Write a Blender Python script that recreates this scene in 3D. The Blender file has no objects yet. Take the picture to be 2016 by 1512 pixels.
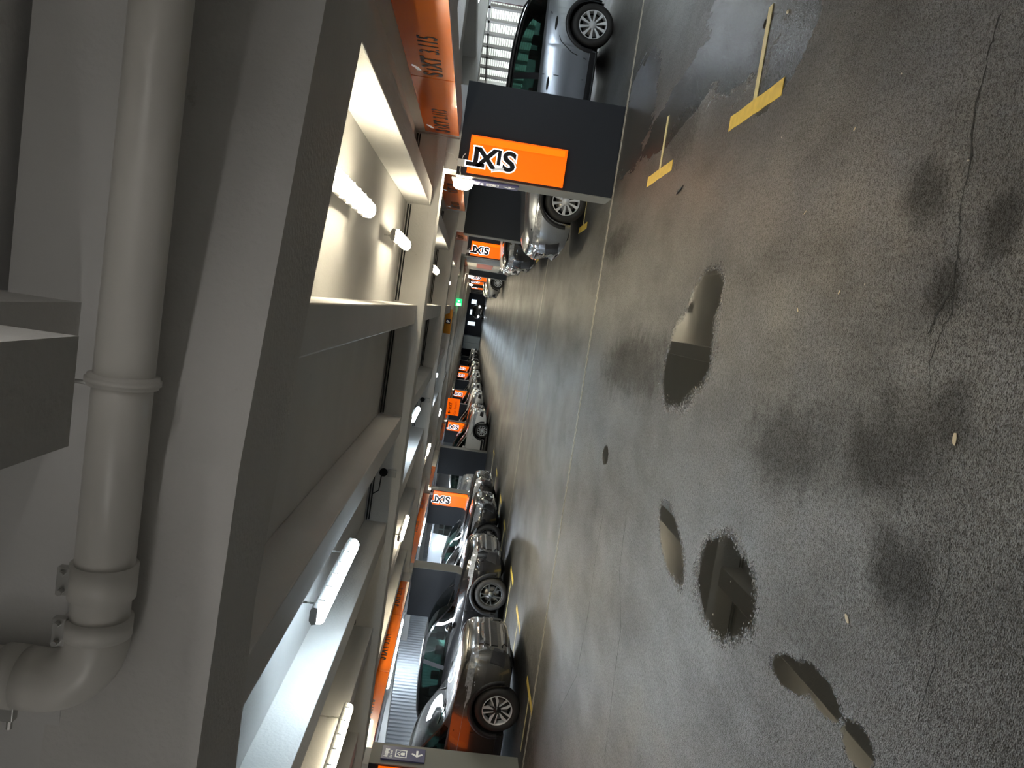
import bpy, bmesh, math, random
from mathutils import Vector, Matrix
from mathutils.bvhtree import BVHTree
random.seed(7)
SC = bpy.context.scene
COL = SC.collection
PI = math.pi

# ------------------------------------------------------------------ camera
CAM_H = 1.6
FPX = 1500.0                      # focal length in pixels of a 2016 px wide frame
VPX, VPY, TILT = 930.0, 603.0, 0.143   # where the aisle runs to, lean of the verticals


def _axes():
    y = Vector((VPX - 1008, 756 - VPY, -FPX)).normalized()
    c = -(-(VPX - 1008) + TILT * (756 - VPY)) / FPX
    z = Vector((-1, TILT, -c)).normalized()
    x = y.cross(z)
    return x, y, z


ax, ay, az = _axes()
cam_data = bpy.data.cameras.new('camera')
cam = bpy.data.objects.new('camera', cam_data)
COL.objects.link(cam)
R = Matrix((ax, ay, az))          # rows: world axes in camera coords -> maps camera to world
cam.matrix_world = Matrix.Translation((0, 0, CAM_H)) @ R.to_4x4()
cam_data.sensor_fit = 'HORIZONTAL'
cam_data.sensor_width = 36.0
cam_data.lens = FPX / 2016 * 36.0
cam_data.clip_start = 0.05
cam_data.clip_end = 400
SC.camera = cam

# ------------------------------------------------------------------ world, exposure
world = bpy.data.worlds.new('night_air')
SC.world = world
world.use_nodes = True
world.node_tree.nodes['Background'].inputs[0].default_value = (0.10, 0.12, 0.16, 1)
world.node_tree.nodes['Background'].inputs[1].default_value = 0.15
SC.view_settings.view_transform = 'Standard'
SC.view_settings.look = 'None'
SC.view_settings.exposure = 0.5
SC.view_settings.gamma = 1.0
SC.view_settings.use_curve_mapping = False
SC.cycles.max_bounces = 8
SC.cycles.glossy_bounces = 4
SC.cycles.diffuse_bounces = 4
SC.cycles.blur_glossy = 1.0
SC.cycles.caustics_refractive = False

WARM = (1.0, 0.88, 0.64)
NEUT = (1.0, 0.96, 0.92)
COOL = (0.72, 0.88, 1.0)
WARM_E, COOL_E = 48.0, 62.0

# ------------------------------------------------------------------ materials
MATS = {}


def nt(name):
    m = bpy.data.materials.new(name)
    m.use_nodes = True
    return m, m.node_tree.nodes, m.node_tree.links, m.node_tree.nodes['Principled BSDF']


def mat(name, col, rough=0.5, metal=0.0, coat=0.0, emis=None, es=0.0, spec=0.5, noise=0.0, nscale=8.0, coat_rough=0.03, trans=0):
    if name in MATS:
        return MATS[name]
    m, n, l, b = nt(name)
    b.inputs['Base Color'].default_value = (*col, 1)
    b.inputs['Roughness'].default_value = rough
    b.inputs['Metallic'].default_value = metal
    b.inputs['Coat Weight'].default_value = coat
    b.inputs['Coat Roughness'].default_value = coat_rough
    b.inputs['Specular IOR Level'].default_value = spec
    if emis:
        b.inputs['Emission Color'].default_value = (*emis, 1)
        b.inputs['Emission Strength'].default_value = es
    if noise > 0:
        tc = n.new('ShaderNodeTexCoord')
        t = n.new('ShaderNodeTexNoise')
        t.inputs['Scale'].default_value = nscale
        t.inputs['Detail'].default_value = 4
        l.new(tc.outputs['Object'], t.inputs['Vector'])
        mx = n.new('ShaderNodeMix')
        mx.data_type = 'RGBA'
        mx.inputs[6].default_value = (*[c * (1 - noise) for c in col], 1)
        mx.inputs[7].default_value = (*[min(1, c * (1 + noise)) for c in col], 1)
        l.new(t.outputs[0], mx.inputs[0])
        l.new(mx.outputs[2], b.inputs['Base Color'])
    MATS[name] = m
    return m


def concrete(name, col, var=0.10, stain=0.0, bump=0.15):
    m, n, l, b = nt(name)
    tc = n.new('ShaderNodeTexCoord')
    a = n.new('ShaderNodeTexNoise'); a.inputs['Scale'].default_value = 1.3; a.inputs['Detail'].default_value = 7
    c = n.new('ShaderNodeTexNoise'); c.inputs['Scale'].default_value = 45; c.inputs['Detail'].default_value = 3
    geo = n.new('ShaderNodeNewGeometry')
    l.new(geo.outputs['Position'], a.inputs['Vector'])
    l.new(geo.outputs['Position'], c.inputs['Vector'])
    r = n.new('ShaderNodeValToRGB')
    r.color_ramp.elements[0].position = 0.3
    r.color_ramp.elements[1].position = 0.7
    r.color_ramp.elements[0].color = (*[x * (1 - var) for x in col], 1)
    r.color_ramp.elements[1].color = (*[min(1, x * (1 + var)) for x in col], 1)
    l.new(a.outputs[0], r.inputs[0])
    out = r.outputs[0]
    if stain > 0:
        s = n.new('ShaderNodeTexNoise'); s.inputs['Scale'].default_value = 5.0; s.inputs['Detail'].default_value = 9; s.inputs['Roughness'].default_value = 0.75
        l.new(geo.outputs['Position'], s.inputs['Vector'])
        sr = n.new('ShaderNodeValToRGB')
        sr.color_ramp.elements[0].position = 0.64
        sr.color_ramp.elements[1].position = 0.74
        l.new(s.outputs[0], sr.inputs[0])
        f = n.new('ShaderNodeMath'); f.operation = 'MULTIPLY'; f.inputs[1].default_value = stain
        l.new(sr.outputs[0], f.inputs[0])
        mx = n.new('ShaderNodeMix'); mx.data_type = 'RGBA'
        mx.inputs[7].default_value = (col[0] * .45, col[1] * .42, col[2] * .36, 1)
        l.new(f.outputs[0], mx.inputs[0]); l.new(out, mx.inputs[6])
        out = mx.outputs[2]
    l.new(out, b.inputs['Base Color'])
    bp = n.new('ShaderNodeBump'); bp.inputs['Strength'].default_value = bump; bp.inputs['Distance'].default_value = 0.01
    l.new(c.outputs[0], bp.inputs['Height'])
    l.new(bp.outputs[0], b.inputs['Normal'])
    b.inputs['Roughness'].default_value = 0.7
    b.inputs['Specular IOR Level'].default_value = 0.3
    return m


CONC = concrete('painted_concrete', (0.70, 0.695, 0.68), 0.05, 0.25)
CONC_ROUGH = concrete('rough_painted_concrete', (0.68, 0.67, 0.645), 0.08, 0.6, 0.4)
CLAD = mat('anthracite_panel', (0.018, 0.021, 0.027), 0.5, spec=0.35)
CLAD_EDGE = mat('grey_panel_edge', (0.20, 0.20, 0.18), 0.55)
ORANGE = mat('orange_gloss_panel', (1.0, 0.21, 0.006), 0.22, coat=0.35)
ORANGE_SIGN = mat('orange_lit_sign', (0.95, 0.16, 0.004), 0.35, emis=(1.0, 0.13, 0.0), es=0.55)
ORANGE_RIB = mat('orange_lit_rib', (0.97, 0.20, 0.008), 0.3, emis=(1.0, 0.16, 0.0), es=0.75)
BLACK_LET = mat('black_letter_film', (0.010, 0.010, 0.012), 0.35)
HALO = mat('white_lit_letter_edge', (0.9, 0.9, 0.95), 0.5, emis=(0.92, 0.92, 1.0), es=1.0)
SWOOSH = mat('silver_letter_film', (0.62, 0.63, 0.65), 0.4, emis=(0.6, 0.62, 0.65), es=0.25)
WHITE_P = mat('white_paint', (0.72, 0.73, 0.72), 0.4)
GREY_PLASTIC = mat('grey_plastic', (0.45, 0.45, 0.44), 0.45)
PIPE = mat('grey_beige_pipe', (0.74, 0.72, 0.67), 0.33, noise=0.08, nscale=3)
STEEL = mat('galvanised_steel', (0.5, 0.5, 0.48), 0.4, metal=0.7)
DARK = mat('dark_cable', (0.012, 0.012, 0.012), 0.6)
BLACK_PL = mat('black_plastic', (0.018, 0.018, 0.020), 0.45)
RUBBER = mat('tyre_rubber', (0.022, 0.021, 0.020), 0.62)
VOID = mat('matt_black_liner', (0.004, 0.004, 0.004), 0.9)
CHROME = mat('chrome', (0.75, 0.76, 0.78), 0.08, metal=1.0)
RIM_SILVER = mat('silver_alloy', (0.78, 0.80, 0.82), 0.35, metal=0.25)
RIM_DARK = mat('dark_alloy', (0.16, 0.17, 0.17), 0.3, metal=0.8)
RIM_BLACK = mat('black_alloy', (0.012, 0.012, 0.013), 0.3)
DISC = mat('brake_disc', (0.25, 0.24, 0.23), 0.35, metal=0.9)
LAMP_W = mat('warm_lamp_cover', (0.9, 0.9, 0.85), 0.4, emis=WARM, es=WARM_E)
LAMP_FILL = mat('neutral_fill_cover', (0.9, 0.9, 0.9), 0.4, emis=NEUT, es=15.0)  # only for the fill lamps added out of view
LAMP_B = mat('bay_lamp_cover', (0.9, 0.92, 0.95), 0.4, emis=(.80, .90, 1.0), es=70.0)
LAMP_C = mat('cool_lamp_cover', (0.9, 0.92, 0.95), 0.4, emis=COOL, es=COOL_E)
YELLOW = mat('yellow_road_paint', (0.62, 0.44, 0.08), 0.42, noise=0.35, nscale=14)
YELLOW_W = mat('worn_yellow_road_paint', (0.55, 0.48, 0.24), 0.40, noise=0.3, nscale=18)
BLUE_SIGN = mat('violet_blue_sign', (0.075, 0.075, 0.20), 0.4)
WHITE_LET = mat('white_letter_film', (0.85, 0.85, 0.82), 0.4, emis=(1, 1, .95), es=0.15)
LEAF = mat('dry_leaf', (0.62, 0.52, 0.34), 0.6)
STONE = mat('pale_pebble', (0.55, 0.50, 0.40), 0.6)


def glass_mat():
    m, n, l, b = nt('tinted_car_glass')
    n.remove(b)
    out = n['Material Output']
    tr = n.new('ShaderNodeBsdfTransparent'); tr.inputs[0].default_value = (0.16, 0.27, 0.24, 1)
    gl = n.new('ShaderNodeBsdfGlossy'); gl.inputs['Roughness'].default_value = 0.02
    gl.inputs[0].default_value = (0.85, 0.85, 0.85, 1)
    fr = n.new('ShaderNodeFresnel'); fr.inputs[0].default_value = 1.55
    mx = n.new('ShaderNodeMixShader')
    l.new(fr.outputs[0], mx.inputs[0]); l.new(tr.outputs[0], mx.inputs[1]); l.new(gl.outputs[0], mx.inputs[2])
    l.new(mx.outputs[0], out.inputs[0])
    return m


GLASS = glass_mat()
LENS = mat('headlamp_lens', (0.45, 0.47, 0.5), 0.06, metal=0.35, coat=1.0, noise=0.75, nscale=30)
GRILLE = mat('black_grille', (0.012, 0.012, 0.013), 0.3, coat=0.4)
PLATE = mat('plate_white', (0.75, 0.75, 0.73), 0.4)
REDLENS = mat('red_lamp_lens', (0.35, 0.01, 0.01), 0.15, coat=0.8)


def paint(name, col, metal=0.3, rough=0.28):
    return mat(name, col, rough, metal=metal, coat=1.0, coat_rough=0.02)


# wet asphalt, in world coordinates: puddles, stains and cracks keep their own shapes
def asphalt():
    m, n, l, b = nt('wet_asphalt')
    geo = n.new('ShaderNodeNewGeometry')
    P = geo.outputs['Position']

    def noise(scale, detail=4, rough=0.5, vec=P, stretch=None):
        if stretch:
            mp = n.new('ShaderNodeMapping'); mp.inputs['Scale'].default_value = stretch
            l.new(vec, mp.inputs[0]); vec = mp.outputs[0]
        t = n.new('ShaderNodeTexNoise')
        t.inputs['Scale'].default_value = scale
        t.inputs['Detail'].default_value = detail
        t.inputs['Roughness'].default_value = rough
        l.new(vec, t.inputs['Vector'])
        return t.outputs[0]

    def math_(op, a, bb=None, cc=None, clamp=False):
        q = n.new('ShaderNodeMath'); q.operation = op; q.use_clamp = clamp
        for i, v in enumerate((a, bb, cc)):
            if v is None:
                continue
            if isinstance(v, (int, float)):
                q.inputs[i].default_value = v
            else:
                l.new(v, q.inputs[i])
        return q.outputs[0]

    def smooth(v, lo, hi, a=0.0, c=1.0):
        q = n.new('ShaderNodeMapRange'); q.interpolation_type = 'SMOOTHSTEP'
        q.inputs[1].default_value = lo; q.inputs[2].default_value = hi
        q.inputs[3].default_value = a; q.inputs[4].default_value = c
        l.new(v, q.inputs[0])
        return q.outputs[0]

    wob = noise(3.5, 6, 0.62)
    fine = noise(60, 3, 0.6)

    def ellipse(cx, cy, rx, ry, ang):
        mp = n.new('ShaderNodeMapping'); mp.vector_type = 'TEXTURE'
        mp.inputs['Location'].default_value = (cx, cy, 0)
        mp.inputs['Rotation'].default_value = (0, 0, math.radians(ang))
        mp.inputs['Scale'].default_value = (rx, ry, 1)
        l.new(P, mp.inputs[0])
        v = n.new('ShaderNodeVectorMath'); v.operation = 'LENGTH'
        l.new(mp.outputs[0], v.inputs[0])
        return v.outputs['Value']

    def union(lst):
        o = lst[0]
        for x in lst[1:]:
            o = math_('MINIMUM', o, x)
        return o
    pud = union([ellipse(*e) for e in PUDDLES])
    pud = math_('ADD', pud, math_('MULTIPLY', math_('SUBTRACT', wob, 0.5), 0.55))
    pud = math_('ADD', pud, math_('MULTIPLY', math_('SUBTRACT', fine, 0.5), 0.75))
    puddle = smooth(pud, 0.90, 1.05, 1, 0)
    st = union([ellipse(*e) for e in STAINS])
    st = math_('ADD', st, math_('MULTIPLY', math_('SUBTRACT', noise(7, 8, 0.7), 0.5), 1.6))
    stain = smooth(st, 0.4, 1.5, 1, 0)
    sh = union([ellipse(*e) for e in SHEEN])
    sh = math_('ADD', sh, math_('MULTIPLY', math_('SUBTRACT', noise(2.2, 7, 0.7, stretch=(2.5, .7, 1)), 0.5), 1.1))
    sheen = smooth(sh, 0.93, 1.0, 1, 0)

    # colour
    big = noise(0.9, 6, 0.65)
    r = n.new('ShaderNodeValToRGB')
    r.color_ramp.elements[0].position = 0.3; r.color_ramp.elements[1].position = 0.72
    r.color_ramp.elements[0].color = (0.012, 0.011, 0.009, 1)
    r.color_ramp.elements[1].color = (0.070, 0.065, 0.055, 1)
    l.new(math_('ADD', math_('MULTIPLY', big, 0.5), math_('MULTIPLY', noise(170, 2, 0.7), 0.5)), r.inputs[0])
    mx = n.new('ShaderNodeMix'); mx.data_type = 'RGBA'
    mx.inputs[7].default_value = (0.020, 0.018, 0.014, 1)
    l.new(math_('MULTIPLY', stain, 0.8), mx.inputs[0]); l.new(r.outputs[0], mx.inputs[6])
    m2 = n.new('ShaderNodeMix'); m2.data_type = 'RGBA'
    m2.inputs[7].default_value = (0.022, 0.020, 0.015, 1)
    l.new(puddle, m2.inputs[0]); l.new(mx.outputs[2], m2.inputs[6])
    l.new(m2.outputs[2], b.inputs['Base Color'])
    # roughness: film of water of uneven depth, thinner near the camera
    film = noise(0.55, 6, 0.6, stretch=(1.0, 0.55, 1))
    ro = math_('ADD', smooth(film, 0.32, 0.68, 0.29, 0.40), math_('MULTIPLY', stain, 0.2))
    ro = math_('MULTIPLY', ro, math_('SUBTRACT', 1, math_('MULTIPLY', sheen, 0.45)))
    ro = math_('MULTIPLY', ro, math_('SUBTRACT', 1, puddle))
    ro = math_('ADD', ro, 0.015)
    l.new(ro, b.inputs['Roughness'])
    b.inputs['IOR'].default_value = 1.8
    grain = math_('ADD', math_('MULTIPLY', noise(150, 2, 0.75), 0.6), math_('MULTIPLY', noise(48, 3, 0.7), 0.4))
    blotch = smooth(noise(1.6, 7, 0.68, stretch=(1.0, 0.45, 1)), 0.36, 0.62, 0.42, 1.0)
    lvl = math_('MULTIPLY', smooth(grain, 0.41, 0.59, 0.08, 1.0), blotch)
    lvl = math_('MULTIPLY', lvl, math_('SUBTRACT', 1, math_('MULTIPLY', stain, 0.55)))
    l.new(math_('MAXIMUM', lvl, math_('MULTIPLY', math_('POWER', puddle, 3.0), 0.9)), b.inputs['Specular IOR Level'])
    # grain
    g1 = noise(120, 3, 0.75)
    g2 = n.new('ShaderNodeTexVoronoi'); g2.inputs['Scale'].default_value = 170
    l.new(P, g2.inputs['Vector'])
    h = math_('ADD', math_('MULTIPLY', g1, 1.0), math_('MULTIPLY', g2.outputs['Distance'], 0.8))
    h = math_('MULTIPLY', h, math_('SUBTRACT', 1, puddle))
    h = math_('MULTIPLY', h, math_('SUBTRACT', 1, math_('MULTIPLY', sheen, 0.75)))
    h = math_('MULTIPLY', h, smooth(noise(1.1, 5, 0.6), 0.3, 0.7, 0.45, 1.0))
    bp = n.new('ShaderNodeBump'); bp.inputs['Strength'].default_value = 1.0; bp.inputs['Distance'].default_value = 0.005
    l.new(h, bp.inputs['Height']); l.new(bp.outputs[0], b.inputs['Normal'])
    return m


# centre x, y, half sizes, turn in degrees
PUDDLES = [(-0.12, 5.50, 0.42, 0.66, 18), (0.24, 5.32, 0.26, 0.42, 20), (-1.41, 5.12, 0.17, 0.44, -20), (-1.33, 4.05, 0.30, 0.50, 8),
           (-1.38, 3.12, 0.075, 0.22, 10), (-1.32, 2.86, 0.07, 0.20, -5), (-1.36, 2.54, 0.08, 0.12, 0), (-1.33, 7.82, 0.10, 0.16, 0), (2.06, 4.95, .045, .10, 0)]
STAINS = [(0.66, 2.80, 0.16, 0.12, 60), (0.5, 2.34, 0.12, 0.10, 0), (0.30, 2.56, 0.10, 0.10, 0), (-0.30, 2.72, 0.20, 0.34, 20), (-0.12, 2.4, 0.12, 0.12, 0),
          (-0.34, 7.3, 0.30, 1.3, 5), (-0.45, 3.6, 0.22, 0.45, 0), (1.75, 6.8, 0.25, 0.5, 0), (-0.7, 2.5, .15, .2, 0), (1.0, 9.2, .2, .7, 0), (-5.6, 10.9, .5, 1.3, 0)]
SHEEN = [(2.6, 5.3, 0.9, 1.2, 0), (2.1, 6.9, 0.30, 1.6, 8), (2.5, 9.2, 0.7, 1.1, 0), (1.75, 4.5, 0.22, 0.5, 30)]
ASPHALT = asphalt()

# ------------------------------------------------------------------ mesh helpers


def link(name, me, parent=None, m=None):
    o = bpy.data.objects.new(name, me)
    COL.objects.link(o)
    if parent:
        o.parent = parent
    if m:
        for q in (m if isinstance(m, (list, tuple)) else [m]):
            me.materials.append(q)
    return o


def bm_obj(name, bm, m, parent=None, smooth=False):
    me = bpy.data.meshes.new(name)
    bm.normal_update()
    bm.to_mesh(me); bm.free()
    if smooth:
        for p in me.polygons:
            p.use_smooth = True
    return link(name, me, parent, m)


def add_box(bm, x0, x1, y0, y1, z0, z1, bev=0.0, mi=0):
    vs = [bm.verts.new((x, y, z)) for z in (z0, z1) for y in (y0, y1) for x in (x0, x1)]
    fs = []
    for q in ((0, 2, 3, 1), (4, 5, 7, 6), (0, 1, 5, 4), (2, 6, 7, 3), (0, 4, 6, 2), (1, 3, 7, 5)):
        f = bm.faces.new([vs[i] for i in q]); f.material_index = mi; fs.append(f)
    if bev > 0:
        es = set(e for f in fs for e in f.edges)
        bmesh.ops.bevel(bm, geom=list(es), offset=bev, segments=2, profile=0.6, affect='EDGES')
    return fs


def box(name, x0, x1, y0, y1, z0, z1, m, parent=None, bev=0.0):
    bm = bmesh.new(); add_box(bm, x0, x1, y0, y1, z0, z1, bev)
    return bm_obj(name, bm, m, parent)


def add_tube(bm, pts, r, seg=12, caps=True):
    pts = [Vector(p) for p in pts]
    rr = r if isinstance(r, (list, tuple)) else [r] * len(pts)
    rings = []
    prev = None
    for i, p in enumerate(pts):
        d = (pts[min(i + 1, len(pts) - 1)] - pts[max(i - 1, 0)]).normalized()
        if prev is None:
            a = d.orthogonal().normalized()
        else:
            a = (prev - d * prev.dot(d)).normalized()
        prev = a
        b2 = d.cross(a)
        rings.append([bm.verts.new(p + (a * math.cos(t) + b2 * math.sin(t)) * rr[i]) for t in [2 * PI * k / seg for k in range(seg)]])
    for i in range(len(rings) - 1):
        for k in range(seg):
            bm.faces.new((rings[i][k], rings[i][(k + 1) % seg], rings[i + 1][(k + 1) % seg], rings[i + 1][k]))
    if caps:
        bm.faces.new(rings[0][::-1]); bm.faces.new(rings[-1])


def tube(name, pts, r, m, parent=None, seg=12, smooth=True):
    bm = bmesh.new(); add_tube(bm, pts, r, seg)
    return bm_obj(name, bm, m, parent, smooth)


def add_prism(bm, poly, z0, z1, xf=lambda x, y, z: (x, y, z), mi=0):
    lo = [bm.verts.new(xf(x, y, z0)) for x, y in poly]
    hi = [bm.verts.new(xf(x, y, z1)) for x, y in poly]
    k = len(poly)
    fs = [bm.faces.new(lo[::-1]), bm.faces.new(hi)]
    for i in range(k):
        fs.append(bm.faces.new((lo[i], lo[(i + 1) % k], hi[(i + 1) % k], hi[i])))
    for f in fs:
        f.material_index = mi


def struct(o):
    o['kind'] = 'structure'
    return o


def tag(o, label, cat, group=None, kind=None):
    o['label'] = label; o['category'] = cat
    if group: o['group'] = group
    if kind: o['kind'] = kind
    return o


def empty(name, loc, rz=0.0):
    o = bpy.data.objects.new(name, None)
    COL.objects.link(o); o.location = loc; o.rotation_euler = (0, 0, rz)
    o.empty_display_size = 0.1
    return o


def copy_tree(o, parent=None):
    c = o.copy(); COL.objects.link(c)
    if parent: c.parent = parent
    for ch in list(o.children):
        copy_tree(ch, c)
    return c


TEXTC = {}


def text_mesh(s, size=1.0, bold=0.0, depth=0.004, xs=1.0):
    k = (s, size, bold, depth, xs)
    if k in TEXTC:
        return TEXTC[k]
    cu = bpy.data.curves.new('t', 'FONT'); cu.body = s; cu.size = size; cu.offset = bold; cu.extrude = depth
    cu.resolution_u = 4
    o = bpy.data.objects.new('t', cu); COL.objects.link(o)
    dg = bpy.context.evaluated_depsgraph_get(); dg.update()
    me = bpy.data.meshes.new_from_object(o.evaluated_get(dg))
    bpy.data.objects.remove(o); bpy.data.curves.remove(cu)
    for v in me.vertices:
        v.co.x *= xs
    me.materials.clear()
    TEXTC[k] = me
    return me


def text_obj(name, s, size, m, mw, bold=0.0, depth=0.004, xs=1.0, parent=None):
    me = text_mesh(s, size, bold, depth, xs).copy()
    o = link(name, me, parent, m)
    o.matrix_local = mw
    return o


def frame(origin, right, up):
    r = Vector(right).normalized(); u = Vector(up).normalized(); w = r.cross(u)
    M = Matrix((r, u, w)).transposed().to_4x4()
    M.translation = Vector(origin)
    return M


# ------------------------------------------------------------------ setting
YC = [10.1, 18.1, 26.05, 34.05, 42.0, 50.0, 58.0, 66.0, 74.0, 82.0, 90.0, 98.0]   # near faces of the columns
CT = 0.5            # column / beam thickness along the aisle
YEND = 106.0
XL, XR = -12.0, 7.4
Z_SLAB, Z_JOIST, Z_BEAM = 2.63, 2.32, 2.22
HR, HL = 2.07, 2.14  # undersides of the edge beams right and left

struct(box('floor', XL - .3, XR + .3, -4.0, YEND + .3, -0.25, 0.0, ASPHALT))
struct(box('ceiling', XL - .3, XR + .3, 2.2, YEND + .3, Z_SLAB, Z_SLAB + 0.25, CONC))
bm = bmesh.new(); add_box(bm, XL - .3, XR + .3, -4.0, 2.6, 2.92, 3.1)
struct(bm_obj('ceiling', bm, CONC))
struct(box('trim_3', XL - .3, XR + .3, 2.42, 2.6, Z_SLAB + .25, 2.92, CONC))


def corr_wall(name, x, y0, y1, z0, z1, sgn, m, pitch=0.2, dep=0.035):
    bm = bmesh.new()
    pts = []
    y = y0
    while y < y1:
        for f_, d in ((0, 0), (.45, 0), (.55, 1), (.95, 1)):
            pts.append((x + sgn * d * dep, y + f_ * pitch))
        y += pitch
    lo = [bm.verts.new((a, b_, z0)) for a, b_ in pts]; hi = [bm.verts.new((a, b_, z1)) for a, b_ in pts]
    for i in range(len(pts) - 1):
        bm.faces.new((lo[i], lo[i + 1], hi[i + 1], hi[i]) if sgn > 0 else (lo[i + 1], lo[i], hi[i], hi[i + 1]))
    b1 = x - sgn * 0.05
    vs = [bm.verts.new((b1, pts[0][1], z0)), bm.verts.new((b1, pts[-1][1], z0)), bm.verts.new((b1, pts[-1][1], z1)), bm.verts.new((b1, pts[0][1], z1))]
    bm.faces.new(vs)
    return bm_obj(name, bm, m)


SHEET = mat('corrugated_sheet', (0.50, 0.54, 0.58), 0.5, metal=0.0)
struct(corr_wall('wall_left', XL, -4.0, YEND, 0, Z_SLAB, 1, SHEET))
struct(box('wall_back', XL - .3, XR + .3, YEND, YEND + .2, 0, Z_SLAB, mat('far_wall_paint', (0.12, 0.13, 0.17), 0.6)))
struct(box('wall_front', XL - .3, XR + .3, -4.2, -4.0, 0, 3.0, CONC))
# right side: parapet, lintel and a bright ribbed window between them
struct(box('wall_right', XR, XR + .3, -4, YEND, 0, 1.0, CONC))
struct(box('wall_right', XR, XR + .3, -4, YEND, 2.42, Z_SLAB, CONC))
STEELP = mat('grey_steel_post', (0.22, 0.21, 0.20), 0.5)
RIBWIN = mat('backlit_ribbed_panel', (0.8, 0.82, 0.78), 0.5, emis=(0.92, 1.0, 0.93), es=.62)
STEELP = mat('grey_steel_post', (0.22, 0.21, 0.20), 0.5)
for wi, (wy0, wy1) in enumerate(((12.0, 18.6), (19.4, 26.4), (27.5, 34.0), (4.0, 11.0))):
    w = struct(empty('window_%d' % (wi + 1), (XR + .12, wy0, 1.0)))
    bm = bmesh.new()
    z = 0.0
    b2 = bmesh.new()
    while z < 1.42:
        add_box(bm, 0.0, 0.03, 0, wy1 - wy0, z, z + 0.048)
        add_box(b2, 0.012, 0.028, 0, wy1 - wy0, z + 0.048, z + 0.066)
        z += 0.066
    bm_obj('ribbed_panel', bm, RIBWIN, w)
    bm_obj('rib_gap', b2, STEELP, w)
    bm = bmesh.new()
    add_box(bm, -0.10, -0.04, 0, wy1 - wy0, 1.20, 1.26)
    y = 0.4
    while y < wy1 - wy0:
        add_box(bm, -0.10, -0.03, y, y + 0.16, 0, 1.42)
        y += 0.98
    bm_obj('window_frame', bm, STEELP, w)
    w['kind'] = 'structure'
for (wy0, wy1) in ((11.0, 12.0), (18.6, 19.4), (26.4, 27.5), (34.0, YEND)):
    struct(box('wall_right', XR, XR + .3, wy0, wy1, 1.0, 2.42, CONC))
struct(box('wall_right', XR, XR + .3, -4, 4.0, 1.0, 2.42, CONC))
struct(box('trim_1', XR - .12, XR - .005, 18.75, 19.15, 0, Z_SLAB, mat('dark_red_post', (0.10, 0.02, 0.03), 0.5)))
struct(box('trim_2', XR - .3, XR - .005, 18.2, 18.6, 0, Z_SLAB, WHITE_P))

# transverse main beams
for i, y in enumerate(YC):
    struct(box('ceiling_beam', XL, XR, y, y + CT, Z_BEAM if i else Z_BEAM, Z_SLAB, CONC_ROUGH, bev=0.012))
# the beam just ahead of the camera, standing slightly askew
bm = bmesh.new()
poly = [(-12.0, 2.10), (-1.50, 2.19), (-0.58, 2.28), (0.17, 2.47), (1.0, 2.68), (7.4, 3.2), (7.4, 4.0), (1.26, 3.46), (-0.14, 2.96), (-1.15, 2.68), (-1.95, 2.70), (-12.0, 2.7)]
add_prism(bm, poly, Z_BEAM, 2.67)
struct(bm_obj('ceiling_beam', bm, CONC_ROUGH))

# longitudinal joists between the main beams
JX = [(1.20, 1.42), (-0.34, -0.09), (-1.82, -1.58), (-3.32, -3.04), (-4.78, -4.52), (-6.28, -6.04), (-8.2, -7.95), (-10.0, -9.75), (3.6, 3.85), (5.6, 5.85)]
spans = [(2.5, YC[0])] + [(YC[i] + CT, YC[i + 1]) for i in range(len(YC) - 1)] + [(YC[-1] + CT, YEND)]
for si, (a, b_) in enumerate(spans):
    for k, (x0, x1) in enumerate(JX):
        struct(box('ceiling_joist', x0, x1, a, b_, Z_JOIST, Z_SLAB, CONC_ROUGH if (k + si) % 3 == 0 else CONC, bev=0.01))
# joist behind the camera's first beam, cut back to let the pipe pass
bm = bmesh.new()
add_box(bm, -0.39, -0.17, -3.5, 1.53, 2.35, 2.92)
add_box(bm, -0.37, -0.15, 1.53, 2.42, 2.68, 2.92)
struct(bm_obj('ceiling_joist', bm, CONC_ROUGH))

# edge beams over the bays: plain concrete with orange facing
for s, xf, hz in ((1, 2.1, HR), (-1, -6.6, HL)):
    for si, (a, b_) in enumerate([(-4.0, YC[0])] + spans[1:]):
        x0, x1 = (xf + .022, xf + .34) if s > 0 else (xf - .34, xf - .022)
        struct(box('edge_beam', x0, x1, a, b_, hz + .005, Z_SLAB + (.2 if si == 0 else 0), CONC, bev=0.008))

# ------------------------------------------------------------------ columns
ORD = ['first', 'second', 'third', 'fourth', 'fifth', 'sixth', 'seventh', 'eighth', 'ninth', 'tenth', 'eleventh', 'twelfth']


def column(x0, x1, y, top, label):
    o = empty('clad_column', ((x0 + x1) / 2, y + CT / 2, 0))
    w = (x1 - x0) / 2
    bm = bmesh.new()
    add_box(bm, -w, w, -CT / 2, CT / 2, 0.0, top, bev=0.004)
    bm_obj('cladding', bm, CLAD, o)
    s = -1 if x0 > 0 else 1
    bm = bmesh.new()
    xe = s * w
    add_box(bm, min(xe, xe + s * .012), max(xe, xe + s * .012), -CT / 2 - .004, CT / 2 + .004, 0.0, top)
    c = bm_obj('end_trim', bm, CLAD_EDGE, o); c['label'] = 'lighter grey trim facing the aisle'
    bm = bmesh.new(); add_box(bm, -w + .05, w - .05, -CT / 2 + .05, CT / 2 - .05, top, Z_BEAM)
    c = bm_obj('concrete_head', bm, CONC, o)
    tag(o, label, 'column', 'dark clad columns along the aisle')
    return o


for i, y in enumerate(YC):
    column(-7.67, -6.47, y, HL - .01, 'anthracite clad column, %s from the camera on the left side of the aisle' % ORD[i])
    if i != 3:
        column(1.66, 2.84, y, HR - .02, 'anthracite clad column, %s from the camera on the right side of the aisle' % ORD[i])


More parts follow.
